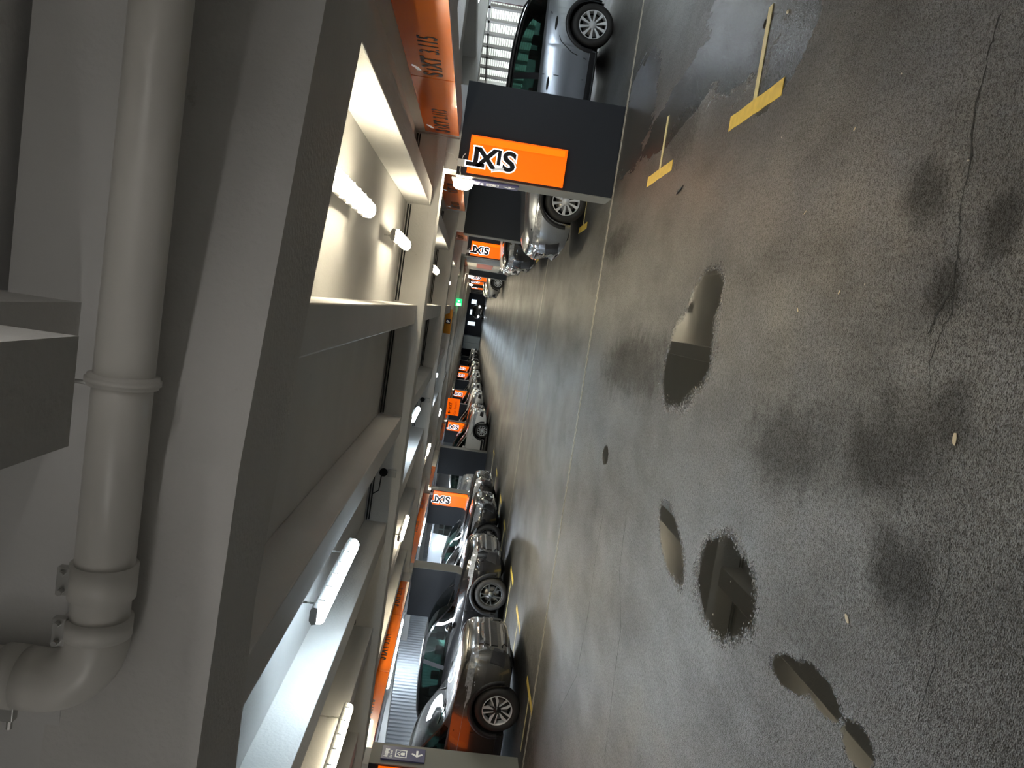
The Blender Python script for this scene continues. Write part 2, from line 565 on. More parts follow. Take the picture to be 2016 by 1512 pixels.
# ------------------------------------------------------------------ SIXT signs on columns
def logo(parent, M, h, up_name='letter'):
    """four letters and the arc, cap height h, in the plane of M (x reading direction, y letter tops)"""
    sz = h / 0.70
    parts = [('S', 0.0, 1.0, 1.12), ('I', 0.80, 0.74, 1.0), ('X', 1.06, 1.0, 1.10), ('T', 1.70, 1.0, 1.12)]
    for ch, x, sc, xs in parts:
        Mo = M @ Matrix.Translation((x * h, 0, 0.004)) @ Matrix.Diagonal((1, 1, 1, 1))
        text_obj('letter_outline', ch, sz * sc, HALO, Mo, bold=0.026, depth=0.004, xs=xs, parent=parent)
        Mo = M @ Matrix.Translation((x * h, 0, 0.012))
        c = text_obj('letter', ch, sz * sc, BLACK_LET, Mo, bold=0.011, depth=0.004, xs=xs, parent=parent)
    for nm, m_, g, z in (('arc_outline', HALO, 0.07, 0.0), ('arc', SWOOSH, 0.0, 0.010)):
        up, dn = [], []
        for k in range(13):
            t = k / 12
            x = 0.60 + t * 0.62
            yb = 0.83 + 0.20 * t * t + 0.02
            th = 0.19 * (1 - .45 * t)
            dn.append((x * h, yb * h)); up.append((x * h, (yb + th) * h))
        if g:
            cx = sum(p[0] for p in dn + up) / 26; cy = sum(p[1] for p in dn + up) / 26
            dn = [(p[0] + (p[0] - cx) * .12, p[1] - g * h * .6) for p in dn]; up = [(p[0] + (p[0] - cx) * .12, p[1] + g * h * .6) for p in up]
        bm = bmesh.new(); add_prism(bm, dn + up[::-1], z, z + .008)
        o = bm_obj(nm, bm, m_, parent); o.matrix_local = M


def column_sign(x_in, y, top, side, label, face=-1):
    """orange panel on a column face; x_in = aisle-side edge, side -1 right column / +1 left"""
    o = empty('illuminated_sign', (x_in, y, top - 1.28))
    s = 1 if side < 0 else -1                  # direction away from the aisle
    W, Hh = 0.48, 1.26
    x0, x1 = (0, W) if s > 0 else (-W, 0)
    bm = bmesh.new(); add_box(bm, x0, x1, -0.045, 0.0, 0, Hh, bev=0.004)
    bm_obj('sign_panel', bm, ORANGE_SIGN, o)
    xa = x1 - .11 if s > 0 else x0 + .40
    bm = bmesh.new(); add_box(bm, x1 - .10, x1 - .02, -0.058, -0.045, 0.03, Hh - .02, bev=0.003)
    bm_obj('sign_rib', bm, ORANGE_RIB, o)
    # letters read upwards, tops pointing to world -x
    M = frame((x1 - .155, -0.047, Hh - .61), (0, 0, 1), (-1, 0, 0))
    logo(o, M, 0.235)
    tag(o, label, 'sign', 'orange lettered signs on the columns')
    return o


for i, y in enumerate(YC):
    if i in (0, 2, 4, 6, 8, 9):
        if i != 0:
            column_sign(-6.49, y, HL - .1, 1, 'orange sign with black letters on the %s column at the left' % ORD[i])
    if i in (0, 2, 5, 6, 8):
        column_sign(1.69, y, HR - .13, -1, 'orange sign with black letters on the %s column at the right' % ORD[i])
# first left column carries a sign on both faces
column_sign(-6.49, YC[0], HL - .13, 1, 'orange sign on the near face of the first left column, at the picture edge')
o = empty('illuminated_sign', (-6.49, YC[0] + CT + .045, 0.74))
bm = bmesh.new(); add_box(bm, -.48, 0, -.045, 0, 0, 1.26, bev=.004); bm_obj('sign_panel', bm, ORANGE_SIGN, o)
bm = bmesh.new(); add_box(bm, -.46, -.38, 0, .012, .03, 1.24, bev=.003); bm_obj('sign_rib', bm, ORANGE_RIB, o)
tag(o, 'orange sign seen edge-on behind the first column at the left', 'sign', 'orange lettered signs on the columns')


# ------------------------------------------------------------------ exit sign on the first columns
def ausgang(x, y, s, z1, label):
    o = empty('exit_direction_sign', (x, y, z1 - .62))
    d = .022 * s
    bm = bmesh.new(); add_box(bm, min(0, d), max(0, d), -.16, .16, 0, .62, bev=.003)
    bm_obj('sign_plate', bm, BLUE_SIGN, o)
    rt = (0, 1, 0) if s > 0 else (0, -1, 0)
    fx = d + .001 * s
    q = 1 if s > 0 else -1
    text_obj('sign_text', 'Ausgang', .085, WHITE_LET, frame((fx, -.12 * q, .53), rt, (0, 0, 1)), bold=.002, depth=.001, xs=.72, parent=o)
    text_obj('sign_text', 'Exit Sortie', .05, WHITE_LET, frame((fx, -.12 * q, .465), rt, (0, 0, 1)), depth=.001, xs=.8, parent=o)
    # pictogram: house outline with a running figure, then an arrow
    bm = bmesh.new()
    T = frame((fx, 0, 0), rt, (0, 0, 1))

    def pr(poly):
        add_prism(bm, poly, -.001, .001)
    pr([(-.10, .26), (.08, .26), (.08, .275), (-.10, .275)])
    pr([(-.10, .41), (.08, .41), (.08, .425), (-.10, .425)])
    pr([(-.10, .275), (-.085, .275), (-.085, .41), (-.10, .41)])
    pr([(.065, .275), (.08, .275), (.08, .41), (.065, .41)])
    pr([(-.05, .29), (.02, .29), (.02, .33), (.0, .35), (-.03, .35), (-.05, .33)])
    pr([(-.06, .36), (-.01, .40), (.04, .36), (.04, .345), (-.01, .385), (-.06, .345)])
    c = bm_obj('pictogram', bm, WHITE_LET, o); c.matrix_local = T
    bm = bmesh.new()
    add_prism(bm, [(-.02, .10), (.10, .10), (.10, .13), (-.02, .13)], -.001, .001)
    add_prism(bm, [(-.06, .115), (.01, .20), (.035, .18), (-.02, .115), (.035, .05), (.01, .03)], -.001, .001)
    c = bm_obj('arrow', bm, WHITE_LET, o); c.matrix_local = T
    tag(o, label, 'sign')


ausgang(-6.455, YC[0] + .25, 1, 1.98, 'violet blue exit sign with white house and arrow on the first left column end')
ausgang(1.645, YC[0] + .25, -1, 1.84, 'narrow violet blue exit sign below the lamp on the first right column end')


# ------------------------------------------------------------------ orange facings with bay numbers
def facing(s, y0, y1, label, texts, z0, z1=2.50):
    xf = 2.1 if s > 0 else -6.6
    o = empty('orange_facing', (xf, y0, z0))
    bm = bmesh.new(); add_box(bm, min(0, s * .02), max(0, s * .02), 0, y1 - y0, 0, z1 - z0, bev=.003)
    bm_obj('facing_panel', bm, ORANGE, o)
    rt = (0, -1, 0) if s > 0 else (0, 1, 0)
    for num, ys in texts:
        fx = -.001 * s
        zt = .12
        x = 0
        for tx, bold, w, sz in (('S', .007, .168, .25), ('I', .007, .075, .19), ('X', .007, .170, .25), ('T', .007, .175, .25)):
            c = text_obj('lettering', tx, sz, BLACK_LET, frame((fx, ys - y0 - s * x, zt), rt, (0, 0, 1)), bold=bold, depth=.002, xs=.92, parent=o)
            x += w
        bm = bmesh.new()
        add_prism(bm, [(.11, .19), (.20, .215), (.26, .27), (.22, .275), (.17, .245), (.11, .23)], -.002, .002)
        c = bm_obj('arc_mark', bm, WHITE_LET, o); c.matrix_local = frame((fx, ys - y0, zt), rt, (0, 0, 1))
        text_obj('bay_number', num, .25, BLACK_LET, frame((fx, ys - y0 - s * (x + .05), zt), rt, (0, 0, 1)), bold=.0, depth=.002, xs=.80, parent=o)
    tag(o, label, 'sign', 'orange edge beam facings')


facing(1, 7.62, 9.97, 'orange facing with bay number 3.113 above the nearest right-hand bays', [('3.113', 9.84)], HR)
facing(1, 5.15, 7.60, 'orange facing with bay number 3.115 at the top edge of the picture', [('3.115', 7.52)], HR)
facing(1, 3.95, 5.13, 'orange facing with bay number 3.117 nearest the camera on the right', [('3.117', 5.02)], HR)
facing(1, 10.62, 17.66, 'orange facing between first and second columns on the right', [('3.111', 17.4), ('3.109', 15.0)], HR)
facing(1, 18.65, 25.6, 'orange facing between second and third columns on the right', [('3.107', 25.0)], HR)
facing(-1, 15.52, 17.46, 'orange facing with bay number 3.112 before the second left column', [('3.112', 15.95)], HL)
facing(-1, 13.02, 15.50, 'orange facing with bay number 3.114 reflecting a lamp on the left', [('3.114', 13.45)], HL)
facing(-1, 10.62, 13.00, 'orange facing with bay number 3.116 just past the first left column', [('3.116', 10.95)], HL)
facing(-1, 18.65, 25.95, 'orange facing between second and third columns on the left', [('3.110', 23.96), ('3.108', 21.4)], HL)
facing(-1, 26.6, 30.4, 'orange facing past the third column on the left', [('3.106', 29.0)], HL)
facing(-1, 36.6, 41.9, 'orange facing before the fifth column on the left', [('3.104', 40.0)], HL)
facing(1, 36, 42, 'orange facing beyond the white cabin on the right', [], HR)
facing(-1, 44, 57, 'long orange facing far down the left side', [], HL)


# ------------------------------------------------------------------ lamps
def strip_light(L, m):
    """suspended weatherproof luminaire, along local y, origin at the underside centre"""
    o = empty('strip_light', (0, 0, 0))
    bm = bmesh.new()
    prof = [(-.055, .055), (.055, .055), (.062, .085), (.035, .105), (-.035, .105), (-.062, .085)]
    add_prism(bm, prof, -L / 2, L / 2, xf=lambda x, y, z: (x, z, y))
    for k in range(6):
        y = -L / 2 + .12 + k * (L - .24) / 5
        for sx in (-1, 1):
            add_box(bm, sx * .064 - .006, sx * .064 + .006, y - .012, y + .012, .03, .075)
    bm_obj('housing', bm, GREY_PLASTIC, o)
    bm = bmesh.new()
    prof = [(.060, .055), (.058, .03), (.04, .008), (.015, 0), (-.015, 0), (-.04, .008), (-.058, .03), (-.060, .055)]
    add_prism(bm, prof, -L / 2 + .02, L / 2 - .02, xf=lambda x, y, z: (x, z, y))
    bm_obj('diffuser', bm, m, o, smooth=False)
    for s in (-1, 1):
        bm = bmesh.new()
        y = s * (L / 2 - .22)
        add_tube(bm, [(0, y, .105), (0, y, .118)], .02, 8)
        z = .118
        k = 0
        while z < CHAIN[0]:
            if k % 2:
                add_box(bm, -.003, .003, y - .008, y + .008, z, z + .03)
            else:
                add_box(bm, -.008, .008, y - .003, y + .003, z, z + .03)
            z += .024; k += 1
        bm_obj('chain', bm, STEEL, o)
    return o


CHAIN = [0.30]
PROTO = {}


def lamp(kind, x, y, z, L, label, group):
    key = (kind, L, round(z, 2), y < 2.3)
    CHAIN[0] = (2.92 if y < 2.3 else Z_SLAB) - z - .03
    if key not in PROTO:
        PROTO[key] = strip_light(L, {'w': LAMP_W, 'c': LAMP_C, 'n': LAMP_FILL, 'b': LAMP_B}[kind])
        o = PROTO[key]
    else:
        o = copy_tree(PROTO[key])
    o.location = (x, y, z)
    tag(o, label, 'lamp', group)
    return o


lamp('w', 0.60, 5.15, 2.42, 1.5, 'bright warm strip lamp partly behind the dark near beam', 'aisle lamps')
lamp('w', 0.60, 8.55, 2.42, 1.3, 'small warm strip lamp before the second beam with cables', 'aisle lamps')
lamp('c', -2.20, 5.75, 2.28, 1.55, 'bluish white strip lamp hanging on chains in the nearest left bay', 'aisle lamps')
lamp('w', -4.40, 7.05, 2.25, 1.5, 'long warm strip lamp at the bottom edge of the picture', 'aisle lamps')
for i in range(1, 12):
    y = YC[i - 1] + .6
    if i < 4:
        n_ = ORD[i]
        lamp('w', 0.60, y + 4.7, 2.38, 1.3, 'warm strip lamp over the aisle between the %s and %s beams' % (ORD[i - 1], n_), 'aisle lamps')
        lamp('c', -2.25, y + 4.2, 2.36, 1.4, 'bluish strip lamp between the %s and %s beams left of the middle' % (ORD[i - 1], n_), 'aisle lamps')
        lamp('w', -4.36, y + 3.6, 2.25, 1.4, 'warm strip lamp beside the left edge beam between the %s and %s beams' % (ORD[i - 1], n_), 'aisle lamps')
    else:
        for x, k in ((0.6, 'w'), (-2.25, 'c'), (-4.4, 'w')):
            lamp(k, x, y + 4.0, 2.36, 1.4, 'small far lamp %s past the %s beam' % ({0.6: 'at the right of the aisle', -2.25: 'over the middle', -4.4: 'at the left of the aisle'}[x], ORD[i - 1]), 'aisle lamps')
for k, (kd, x, y, z) in enumerate((('n', 0.6, -2.2, 2.40), ('n', -2.3, -2.6, 2.40), ('n', -5.0, -1.6, 2.4), ('n', 3.1, -.5, 2.4), ('n', -2.6, .2, 2.40), ('n', -7.6, .8, 2.4), ('n', .65, .3, 2.40))):  # unseen lamps added as even fill for the near ceiling and floor
    o = lamp(kd, x, y, z, 1.45, 'unseen fill lamp added behind the camera, %s of seven' % ORD[k], 'added fill lamps')
lamp('w', -4.95, 13.6, 2.36, 1.2, 'warm strip lamp glinting over the first orange facing on the left', 'aisle lamps')
# lamps over the bays, behind the edge beams
lamp('b', -7.05, 14.8, 2.12, 2.9, 'long bright white lamp line below the edge beam behind the black car', 'bay lamps')
lamp('b', -7.05, 23.0, 2.12, 2.6, 'bright white lamp line before the ribbed wall behind the black saloon', 'bay lamps')
for k, y in enumerate((12.6, 16.4, 23.4)):  # out-of-sight lamps added to brighten the corrugated left wall
    CHAIN[0] = .1
    lamp('b', -11.0, y, 2.5, 1.5, 'white lamp added to brighten the ribbed left wall, hidden above the edge beam, %s in the row' % ORD[k], 'added wall fill lamps')
for k, y in enumerate((11.6, 19.5, 27.6, 30.5, 36.5, 39.5, 46, 54, 62)):
    lamp('b', -9.6, y, 2.36, 1.5, 'white lamp over the left-hand parking bays, %s in the row' % ORD[k], 'bay lamps')
lamp('b', 6.3, 16.0, 2.36, 1.3, 'white lamp on the far side of the right bay at the top picture edge', 'bay lamps')
lamp('b', 6.3, 20.6, 2.36, 1.3, 'white lamp at the far side of the right bay, next to the first column corner', 'bay lamps')
for k, y in enumerate((5.6, 8.9, 24.5, 31, 40, 48, 56)):
    lamp('b', 5.2, y, 2.36, 1.4, 'white lamp over the right-hand parking bays, %s in the row' % ORD[k], 'bay lamps')


# column lamp with junction box and cables
def column_lamp(x, y, z, label):
    o = empty('column_lamp', (x, y, z))
    bm = bmesh.new(); add_box(bm, -.012, 0.004, -.10, .10, -.10, .18, bev=.004); bm_obj('backplate', bm, GREY_PLASTIC, o)
    bm = bmesh.new()
    add_prism(bm, [(-.012, -.11), (-.09, -.09), (-.125, -.03), (-.125, .10), (-.09, .15), (-.012, .17)], -.09, .09, xf=lambda a, b2, c: (a, c, b2))
    bm_obj('diffuser', bm, LAMP_W, o)
    tag(o, label, 'lamp')
    return o


column_lamp(1.648, YC[0] + .30, 1.93, 'glowing warm wall lamp on the aisle end of the first right column')
column_lamp(-6.458, YC[2] + .25, 1.98, 'glowing wall lamp on the aisle end of the third left column')
for i in (4, 6):
    column_lamp(1.648, YC[i] + .25, 1.9, 'small glowing wall lamp on the %s right column' % ORD[i])
    column_lamp(-6.458, YC[i] + .25, 1.98, 'small glowing wall lamp on the %s left column' % ORD[i])
for (x, y, z, lb) in ((1.80, YC[0] - .035, 2.005, 'small beige junction box above the right SIXT sign'.replace('SIXT ', 'orange ')),
                      (1.80, YC[2] - .035, 2.005, 'small junction box on the third right column'), (-6.6, YC[2] - .035, 2.085, 'small junction box above the sign of the third left column')):
    o = empty('junction_box', (x, y, z))
    bm = bmesh.new(); add_box(bm, -.045, .045, -.035, .012, -.045, .045, bev=.008); bm_obj('box', bm, WHITE_P, o)
    bm = bmesh.new()
    add_tube(bm, [(.02, -.01, .045), (.03, -.02, .08), (.08, -.02, .10), (.10, -.02, .16), (.10, -.03, .23)], .006, 6)
    add_tube(bm, [(.05, -.03, -.01), (.09, -.02, -.02), (.12, -.02, -.045)], .006, 6)
    add_tube(bm, [(-.045, -.02, 0), (-.10, -.02, .0), (-.17, -.0, -.02)], .006, 6)
    bm_obj('cable', bm, WHITE_P, o, smooth=True)
    tag(o, lb, 'junction box')

# conduits in the corner between slab and beams
for i in range(0, 5):
    y = YC[i]
    bm = bmesh.new()
    for dz, dy in ((.03, .02), (.06, .02), (.03, .05)):
        for a, b_ in ((-6.05, -4.80), (-4.5, -3.34), (-3.02, -1.84), (-1.56, -0.36), (-0.07, 1.18), (1.44, 2.08)):
            add_tube(bm, [(a, y - dy, Z_SLAB - dz), (b_, y - dy, Z_SLAB - dz)], .009, 6)
    o = bm_obj('cable_conduit', bm, DARK if i != 1 else DARK)
    tag(o, 'dark conduits along the top corner of the %s main beam' % ORD[i], 'conduit', 'ceiling conduits')
o = tube('cable_conduit', [(2.07, 9.96, 2.60), (2.07, 9.96, 2.06)], .010, STEEL, seg=8)
tag(o, 'thin vertical conduit pair running down the edge beam end to the first right column', 'conduit', 'ceiling conduits')
for (x, y, z, lb) in ((-2.36, YC[0], 2.46, 'dark cable outlet with grey box on the first main beam'), (-2.36, YC[1], 2.46, 'dark cable outlet with grey box on the second main beam')):
    o = empty('cable_outlet', (x, y, z))
    bm = bmesh.new(); add_tube(bm, [(0, .0, 0), (0, -.03, 0)], .055, 16); bm_obj('outlet', bm, VOID, o)
    bm = bmesh.new(); add_box(bm, -.05, .05, -.035, 0, -.17, -.06, bev=.006); bm_obj('box', bm, GREY_PLASTIC, o)
    bm = bmesh.new(); add_tube(bm, [(-.02, -.025, .02), (-.25, -.025, .03), (-.30, -.025, .10)], .008, 6); bm_obj('cable', bm, DARK, o)
    tag(o, lb, 'cable outlet')

# ------------------------------------------------------------------ drain pipe overhead
o = empty('drain_pipe', (0, 0, 0))
PY, PZ, PR = 2.13, 2.515, 0.078
ppts = [(2.05, PY, PZ), (0.8, PY, PZ), (-0.3, PY, PZ), (-1.08, PY, PZ)]
tube('pipe_run', ppts, PR, PIPE, o, seg=40)
el = []
for k in range(13):
    t = k / 12 * PI / 2
    el.append((-1.08 - .14 * math.sin(t), PY, PZ + .14 * (1 - math.cos(t))))
tube('elbow', [(-1.03, PY, PZ)] + el + [(-1.22, PY, PZ + .19)], PR + .008, PIPE, o, seg=40)
tube('pipe_riser', [(-1.22, PY, PZ + .15), (-1.22, PY, 2.915)], PR, PIPE, o, seg=40)
for (x0, x1) in ((-.86, -.955), (-1.015, -1.07)):
    tube('coupling', [(x0, PY, PZ), (x1, PY, PZ)], PR + .010, PIPE, o, seg=40)
tube('coupling', [(-1.22, PY, PZ + .19), (-1.22, PY, PZ + .25)], PR + .010, PIPE, o, seg=40)
tube('clamp_ring', [(-0.325, PY, PZ), (-.358, PY, PZ)], PR + .013, PIPE, o, seg=40)
tube('clamp_ring', [(-0.334, PY, PZ), (-.349, PY, PZ)], PR + .019, PIPE, o, seg=40)
tube('clamp_rod', [(-.36, PY, PZ + PR - .01), (-.36, PY, 2.678)], .006, STEEL, o, seg=8)
for (x, y, z, ax_) in ((-.905, PY - PR * .55, PZ + PR * .95, 0), (-1.05, PY - PR * .55, PZ + PR * .95, 0), (-1.20 - PR, PY - PR * .5, PZ + .22, 1)):
    bm = bmesh.new()
    if ax_ == 0:
        add_box(bm, x - .04, x + .04, y - .012, y + .012, z - .01, z + .028, bev=.003)
        for q in (-1, 1):
            add_tube(bm, [(x + q * .026, y - .03, z + .01), (x + q * .026, y + .03, z + .01)], .008, 8)
    else:
        add_box(bm, x - .05, x - .01, y - .012, y + .014, z - .035, z + .035, bev=.003)
        for q in (-1, 1):
            add_tube(bm, [(x - .075, y, z + q * .022), (x + .005, y, z + q * .022)], .008, 8)
    bm_obj('clamp_bolt', bm, STEEL, o)
tag(o, 'thick grey beige drain pipe with couplings and elbow under the ceiling', 'pipe')

# ------------------------------------------------------------------ hanging signs and the white cabin
o = empty('parking_sign', (-.62, YC[2] - .04, Z_BEAM + .02))
box('sign_board', -.42, .42, -.03, 0, -.02, .22, mat('ochre_sign', (0.65, 0.28, 0.02), .4), o, bev=.004)
box('blue_field', -.08, .08, -.036, -.03, .02, .18, mat('dark_blue_film', (.01, .015, .07), .4), o)
text_obj('sign_letter', 'P', .16, WHITE_LET, frame((-.045, -.038, .04), (1, 0, 0), (0, 0, 1)), depth=.001, parent=o)
tag(o, 'ochre yellow board with a dark blue P field on the third beam', 'sign')
o = empty('escape_sign', (.08, YC[3] - .12, 2.10))
GREENL = mat('green_lit_sign', (0.0, .45, .10), .4, emis=(0.0, .8, .22), es=.9)
box('sign_box', -.16, .16, -.07, 0, -.02, .24, GREENL, o, bev=.004)
bm = bmesh.new(); add_tube(bm, [(.06, -.072, .13), (.06, -.076, .13)], .04, 14); add_box(bm, -.14, -.03, -.076, -.07, .02, .20)
bm_obj('pictogram', bm, mat('white_lit_film', (.8, .9, .85), .4, emis=(.9, 1, .95), es=1.2), o)
box('bracket', -.01, .01, -.045, -.025, 0.22, .528, STEEL, o)
tag(o, 'green lit emergency exit sign hanging from a far beam', 'sign')

o = empty('hanging_sign', (-6.05, 45.0, 1.52))
box('sign_board', -.5, .5, -.04, 0, 0, .74, ORANGE_SIGN, o, bev=.006)
text_obj('sign_text', 'SIXT', .22, BLACK_LET, frame((-.18, -.043, .46), (1, 0, 0), (0, 0, 1)), bold=.008, depth=.001, parent=o)
text_obj('sign_text', 'Car Return', .20, BLACK_LET, frame((-.44, -.043, .17), (1, 0, 0), (0, 0, 1)), depth=.001, xs=.85, parent=o)
bm = bmesh.new(); add_prism(bm, [(-.45, .56), (-.33, .66), (-.33, .59), (-.22, .59), (-.22, .53), (-.33, .53), (-.33, .46)], .043, .046, xf=lambda x, y, z: (x, -z, y)); bm_obj('arrow', bm, BLACK_LET, o)
for s in (-.4, .4):
    tube('hanger', [(s, -.02, .74), (s, -.02, 1.10)], .01, STEEL, o, seg=6)
tag(o, 'square orange sign with black text and arrow hanging far down the left side', 'sign')

o = empty('white_cabin', (1.66, 28.6, 0))
bm = bmesh.new(); add_box(bm, 0.02, 1.6, 0, 7.0, .68, 2.05, bev=.03); bm_obj('cabin_body', bm, mat('cream_white_panel', (.66, .64, .56), .35), o)
bm = bmesh.new(); add_box(bm, 0, 1.58, .02, 6.98, 0, .68, bev=.02); bm_obj('base', bm, BLACK_PL, o)
bm = bmesh.new(); add_tube(bm, [(.03, .02, .68), (.03, .02, 2.05)], .10, 16); bm_obj('corner_post', bm, WHITE_P, o, smooth=True)
box('red_panel', -.02, .02, .45, 4.4, 1.02, 1.66, mat('dull_red_panel', (.42, .13, .10), .5), o, bev=.004)
tag(o, 'white cabin with black base and dull red panel at the right of the aisle', 'cabin')

# ------------------------------------------------------------------ floor markings, joint, cracks, litter


def tmark(s, y, L, label, stem=0.62, worn=True):
    x = 1.52 if s > 0 else -5.38
    o = empty('bay_mark', (x, y, 0))
    bm = bmesh.new()
    pts = []
    for k in range(9):
        pts.append((-.05 + random.uniform(-.004, .004), -L / 2 + k * L / 8))
    for k in range(9):
        pts.append((.05 + random.uniform(-.004, .004), L / 2 - k * L / 8))
    add_prism(bm, pts, 0.0005, .004); bm_obj('crossbar', bm, YELLOW, o)
    bm = bmesh.new(); a, b_ = (.05, .05 + stem) if s > 0 else (-.05 - stem, -.05)
    add_box(bm, a, b_, -.035, .035, .0005, .004); bm_obj('stem', bm, YELLOW_W, o)
    tag(o, label, 'road marking', 'yellow T marks at the bay corners')


tmark(1, 4.94, .92, 'largest yellow T mark on the floor, near the top picture edge', .58)
tmark(1, 7.43, .98, 'smaller yellow T mark before the first right column', .50)
tmark(1, 12.55, .9, 'yellow T mark behind the first right column by the grey estate car', .9)
tmark(1, 15.3, .9, 'yellow T mark past the grey estate car on the right', 1.2)
tmark(1, 21.2, .9, 'yellow T mark before the black noses on the right', 1.2)
tmark(-1, 10.42, .95, 'yellow T mark beside the first left column at the grey car wheel', .8)
tmark(-1, 13.10, 1.1, 'yellow T mark between the grey car and the black car', 1.2)
tmark(-1, 15.3, .9, 'yellow T mark under the nose of the tall black car', 1.2)
tmark(-1, 18.9, .9, 'yellow T mark before the black saloon', 1.2)
tmark(-1, 21.6, .9, 'yellow T mark beside the second black saloon', 1.2)
tmark(-1, 25.2, .9, 'yellow T mark before the third left column', 1.2)
tmark(-1, 28.6, .9, 'yellow T mark in front of the white van', 1.2)

JOINT = mat('metal_joint_strip', (.62, .57, .47), .38, metal=.15, noise=.35, nscale=9)
o = empty('floor_joint', (0, 10.0, 0))
for dy in (-.036, .022):
    box('metal_edge', -11.5, 7.2, dy, dy + .017, .0005, .004, JOINT, o)
box('joint_gap', -11.5, 7.2, -.018, .022, .0003, .0018, VOID, o)
tag(o, 'long double metal joint strip crossing the floor at the first columns', 'floor joint')
o = box('floor_joint', -11.5, 7.2, 18.0, 18.02, .0005, .004, JOINT)
tag(o, 'second metal joint strip crossing the floor further off', 'floor joint')


def crack(pts, w, label):
    bm = bmesh.new()
    P2 = []
    for i in range(len(pts) - 1):
        for k in range(6):
            t = k / 6
            P2.append((pts[i][0] * (1 - t) + pts[i + 1][0] * t + random.uniform(-1, 1) * .006, pts[i][1] * (1 - t) + pts[i + 1][1] * t + random.uniform(-1, 1) * .006))
    P2.append(pts[-1])
    l_, r_ = [], []
    for i, p in enumerate(P2):
        q = P2[min(i + 1, len(P2) - 1)]; r0 = P2[max(i - 1, 0)]
        d = Vector((q[0] - r0[0], q[1] - r0[1])).normalized()
        nn = Vector((-d.y, d.x)) * w * random.uniform(.3, 1.0)
        l_.append(bm.verts.new((p[0] + nn.x, p[1] + nn.y, .0012))); r_.append(bm.verts.new((p[0] - nn.x, p[1] - nn.y, .0012)))
    for i in range(len(P2) - 1):
        bm.faces.new((l_[i], r_[i], r_[i + 1], l_[i + 1]))
    o = bm_obj('floor_crack', bm, mat('crack_shade', (.012, .011, .009), .8))
    tag(o, label, 'crack', 'cracks in the asphalt')


crack([(1.22, 2.56), (1.12, 2.58), (1.0, 2.585), (0.89, 2.6), (0.73, 2.56), (0.59, 2.57), (0.51, 2.55), (0.42, 2.53), (0.31, 2.52), (0.23, 2.57), (0.14, 2.61)], .0055, 'jagged crack nearest the camera at the top right of the picture')
crack([(.30, 2.52), (.22, 2.50), (.12, 2.55), (.05, 2.57), (-.05, 2.53)], .003, 'fine side branch of the nearest crack')
crack([(-1.55, 6.51), (-2.08, 6.42), (-2.45, 6.05), (-2.85, 6.0), (-3.53, 5.86)], .006, 'fine crack left of the long puddle')
crack([(-1.8, 7.45), (-2.24, 7.49), (-2.9, 7.40), (-3.6, 7.47), (-4.33, 8.1)], .006, 'fine crack nearer the joint strip on the left')
crack([(-.5, 2.28), (-.6, 2.25), (-.75, 2.27), (-.9, 2.23), (-1.1, 2.25)], .003, 'thin crack at the bottom right of the picture')

litter = [((1683, 254), 'pale leaf fragment on the dark asphalt right of the big T mark', 'l'), ((1776, 145), 'tiny pale pebble near the top edge', 's'), ((1908, 316), 'pale pebble lying in the crack', 's'),
          ((1585, 419), 'narrow yellow straw on the asphalt', 't'), ((1653, 575), 'pale oval leaf in the middle of the floor', 'l'), ((1571, 610), 'small pale leaf beside the round puddle', 'l'),
          ((1370, 763), 'pale splinter floating at the end of the first puddle', 't'), ((1668, 1218), 'brown leaf on the glittering asphalt', 'L'), ((1552, 23), 'pale stone beside the blue sheen at the top edge', 'S'),
          ((1511, 312), 'tiny pale pebble beside the reddish stain', 's'), ((1440, 1145), 'pale fleck in the large puddle', 's'), ((1405, 1210), 'tiny pale fleck at the left rim of the large puddle', 's'),
          ((1340, 372), 'black twig on the floor by the smaller T mark', 'b'), ((1228, 150), 'small pale pebble by the grey estate car', 's'), ((1880, 865), 'brown leaf scrap in the dark stain', 'L'),
          ((1540, 270), 'speck of grit between the T marks', 's'), ((1460, 1010), 'small pale fleck above the large puddle', 's'), ((1704, 560), 'grit grain in the middle distance', 's')]
for (px, py), lb, kd in litter:
    d = R @ Vector((px - 1008, 756 - py, -FPX)); k = -CAM_H / d.z
    x, y = d.x * k, d.y * k
    a = random.uniform(0, PI)
    if kd in 'lLt':
        w, h_ = {'l': (.012, .005), 'L': (.022, .010), 't': (.014, .0018)}[kd]
        bm = bmesh.new()
        ring = [(math.cos(t) * w * (1 + .2 * random.uniform(-1, 1)), math.sin(t) * h_) for t in [2 * PI * q / 10 for q in range(10)]]
        add_prism(bm, ring, .001, .0025)
        o = bm_obj('fallen_leaf' if kd != 't' else 'straw', bm, LEAF); cat = 'leaf' if kd != 't' else 'straw'
    elif kd == 'b':
        bm = bmesh.new(); add_tube(bm, [(-.09, 0, .006), (-.03, .008, .009), (.04, .004, .008), (.10, .018, .006)], [.003, .009, .009, .003], 8)
        add_tube(bm, [(.04, .004, .008), (.09, -.004, .010)], [.004, .002], 6)
        o = bm_obj('black_twig', bm, DARK); cat = 'twig'; a = 1.75
    else:
        bm = bmesh.new(); bmesh.ops.create_icosphere(bm, subdivisions=2, radius=.004 if kd == 's' else .012)
        for v in bm.verts: v.co.z = v.co.z * .6 + .003; v.co.x *= 1.4
        o = bm_obj('pebble', bm, STONE, smooth=True); cat = 'pebble'
    o.location = (x, y, 0); o.rotation_euler = (0, 0, a)
    tag(o, lb, cat, 'litter on the floor')

# ------------------------------------------------------------------ cars


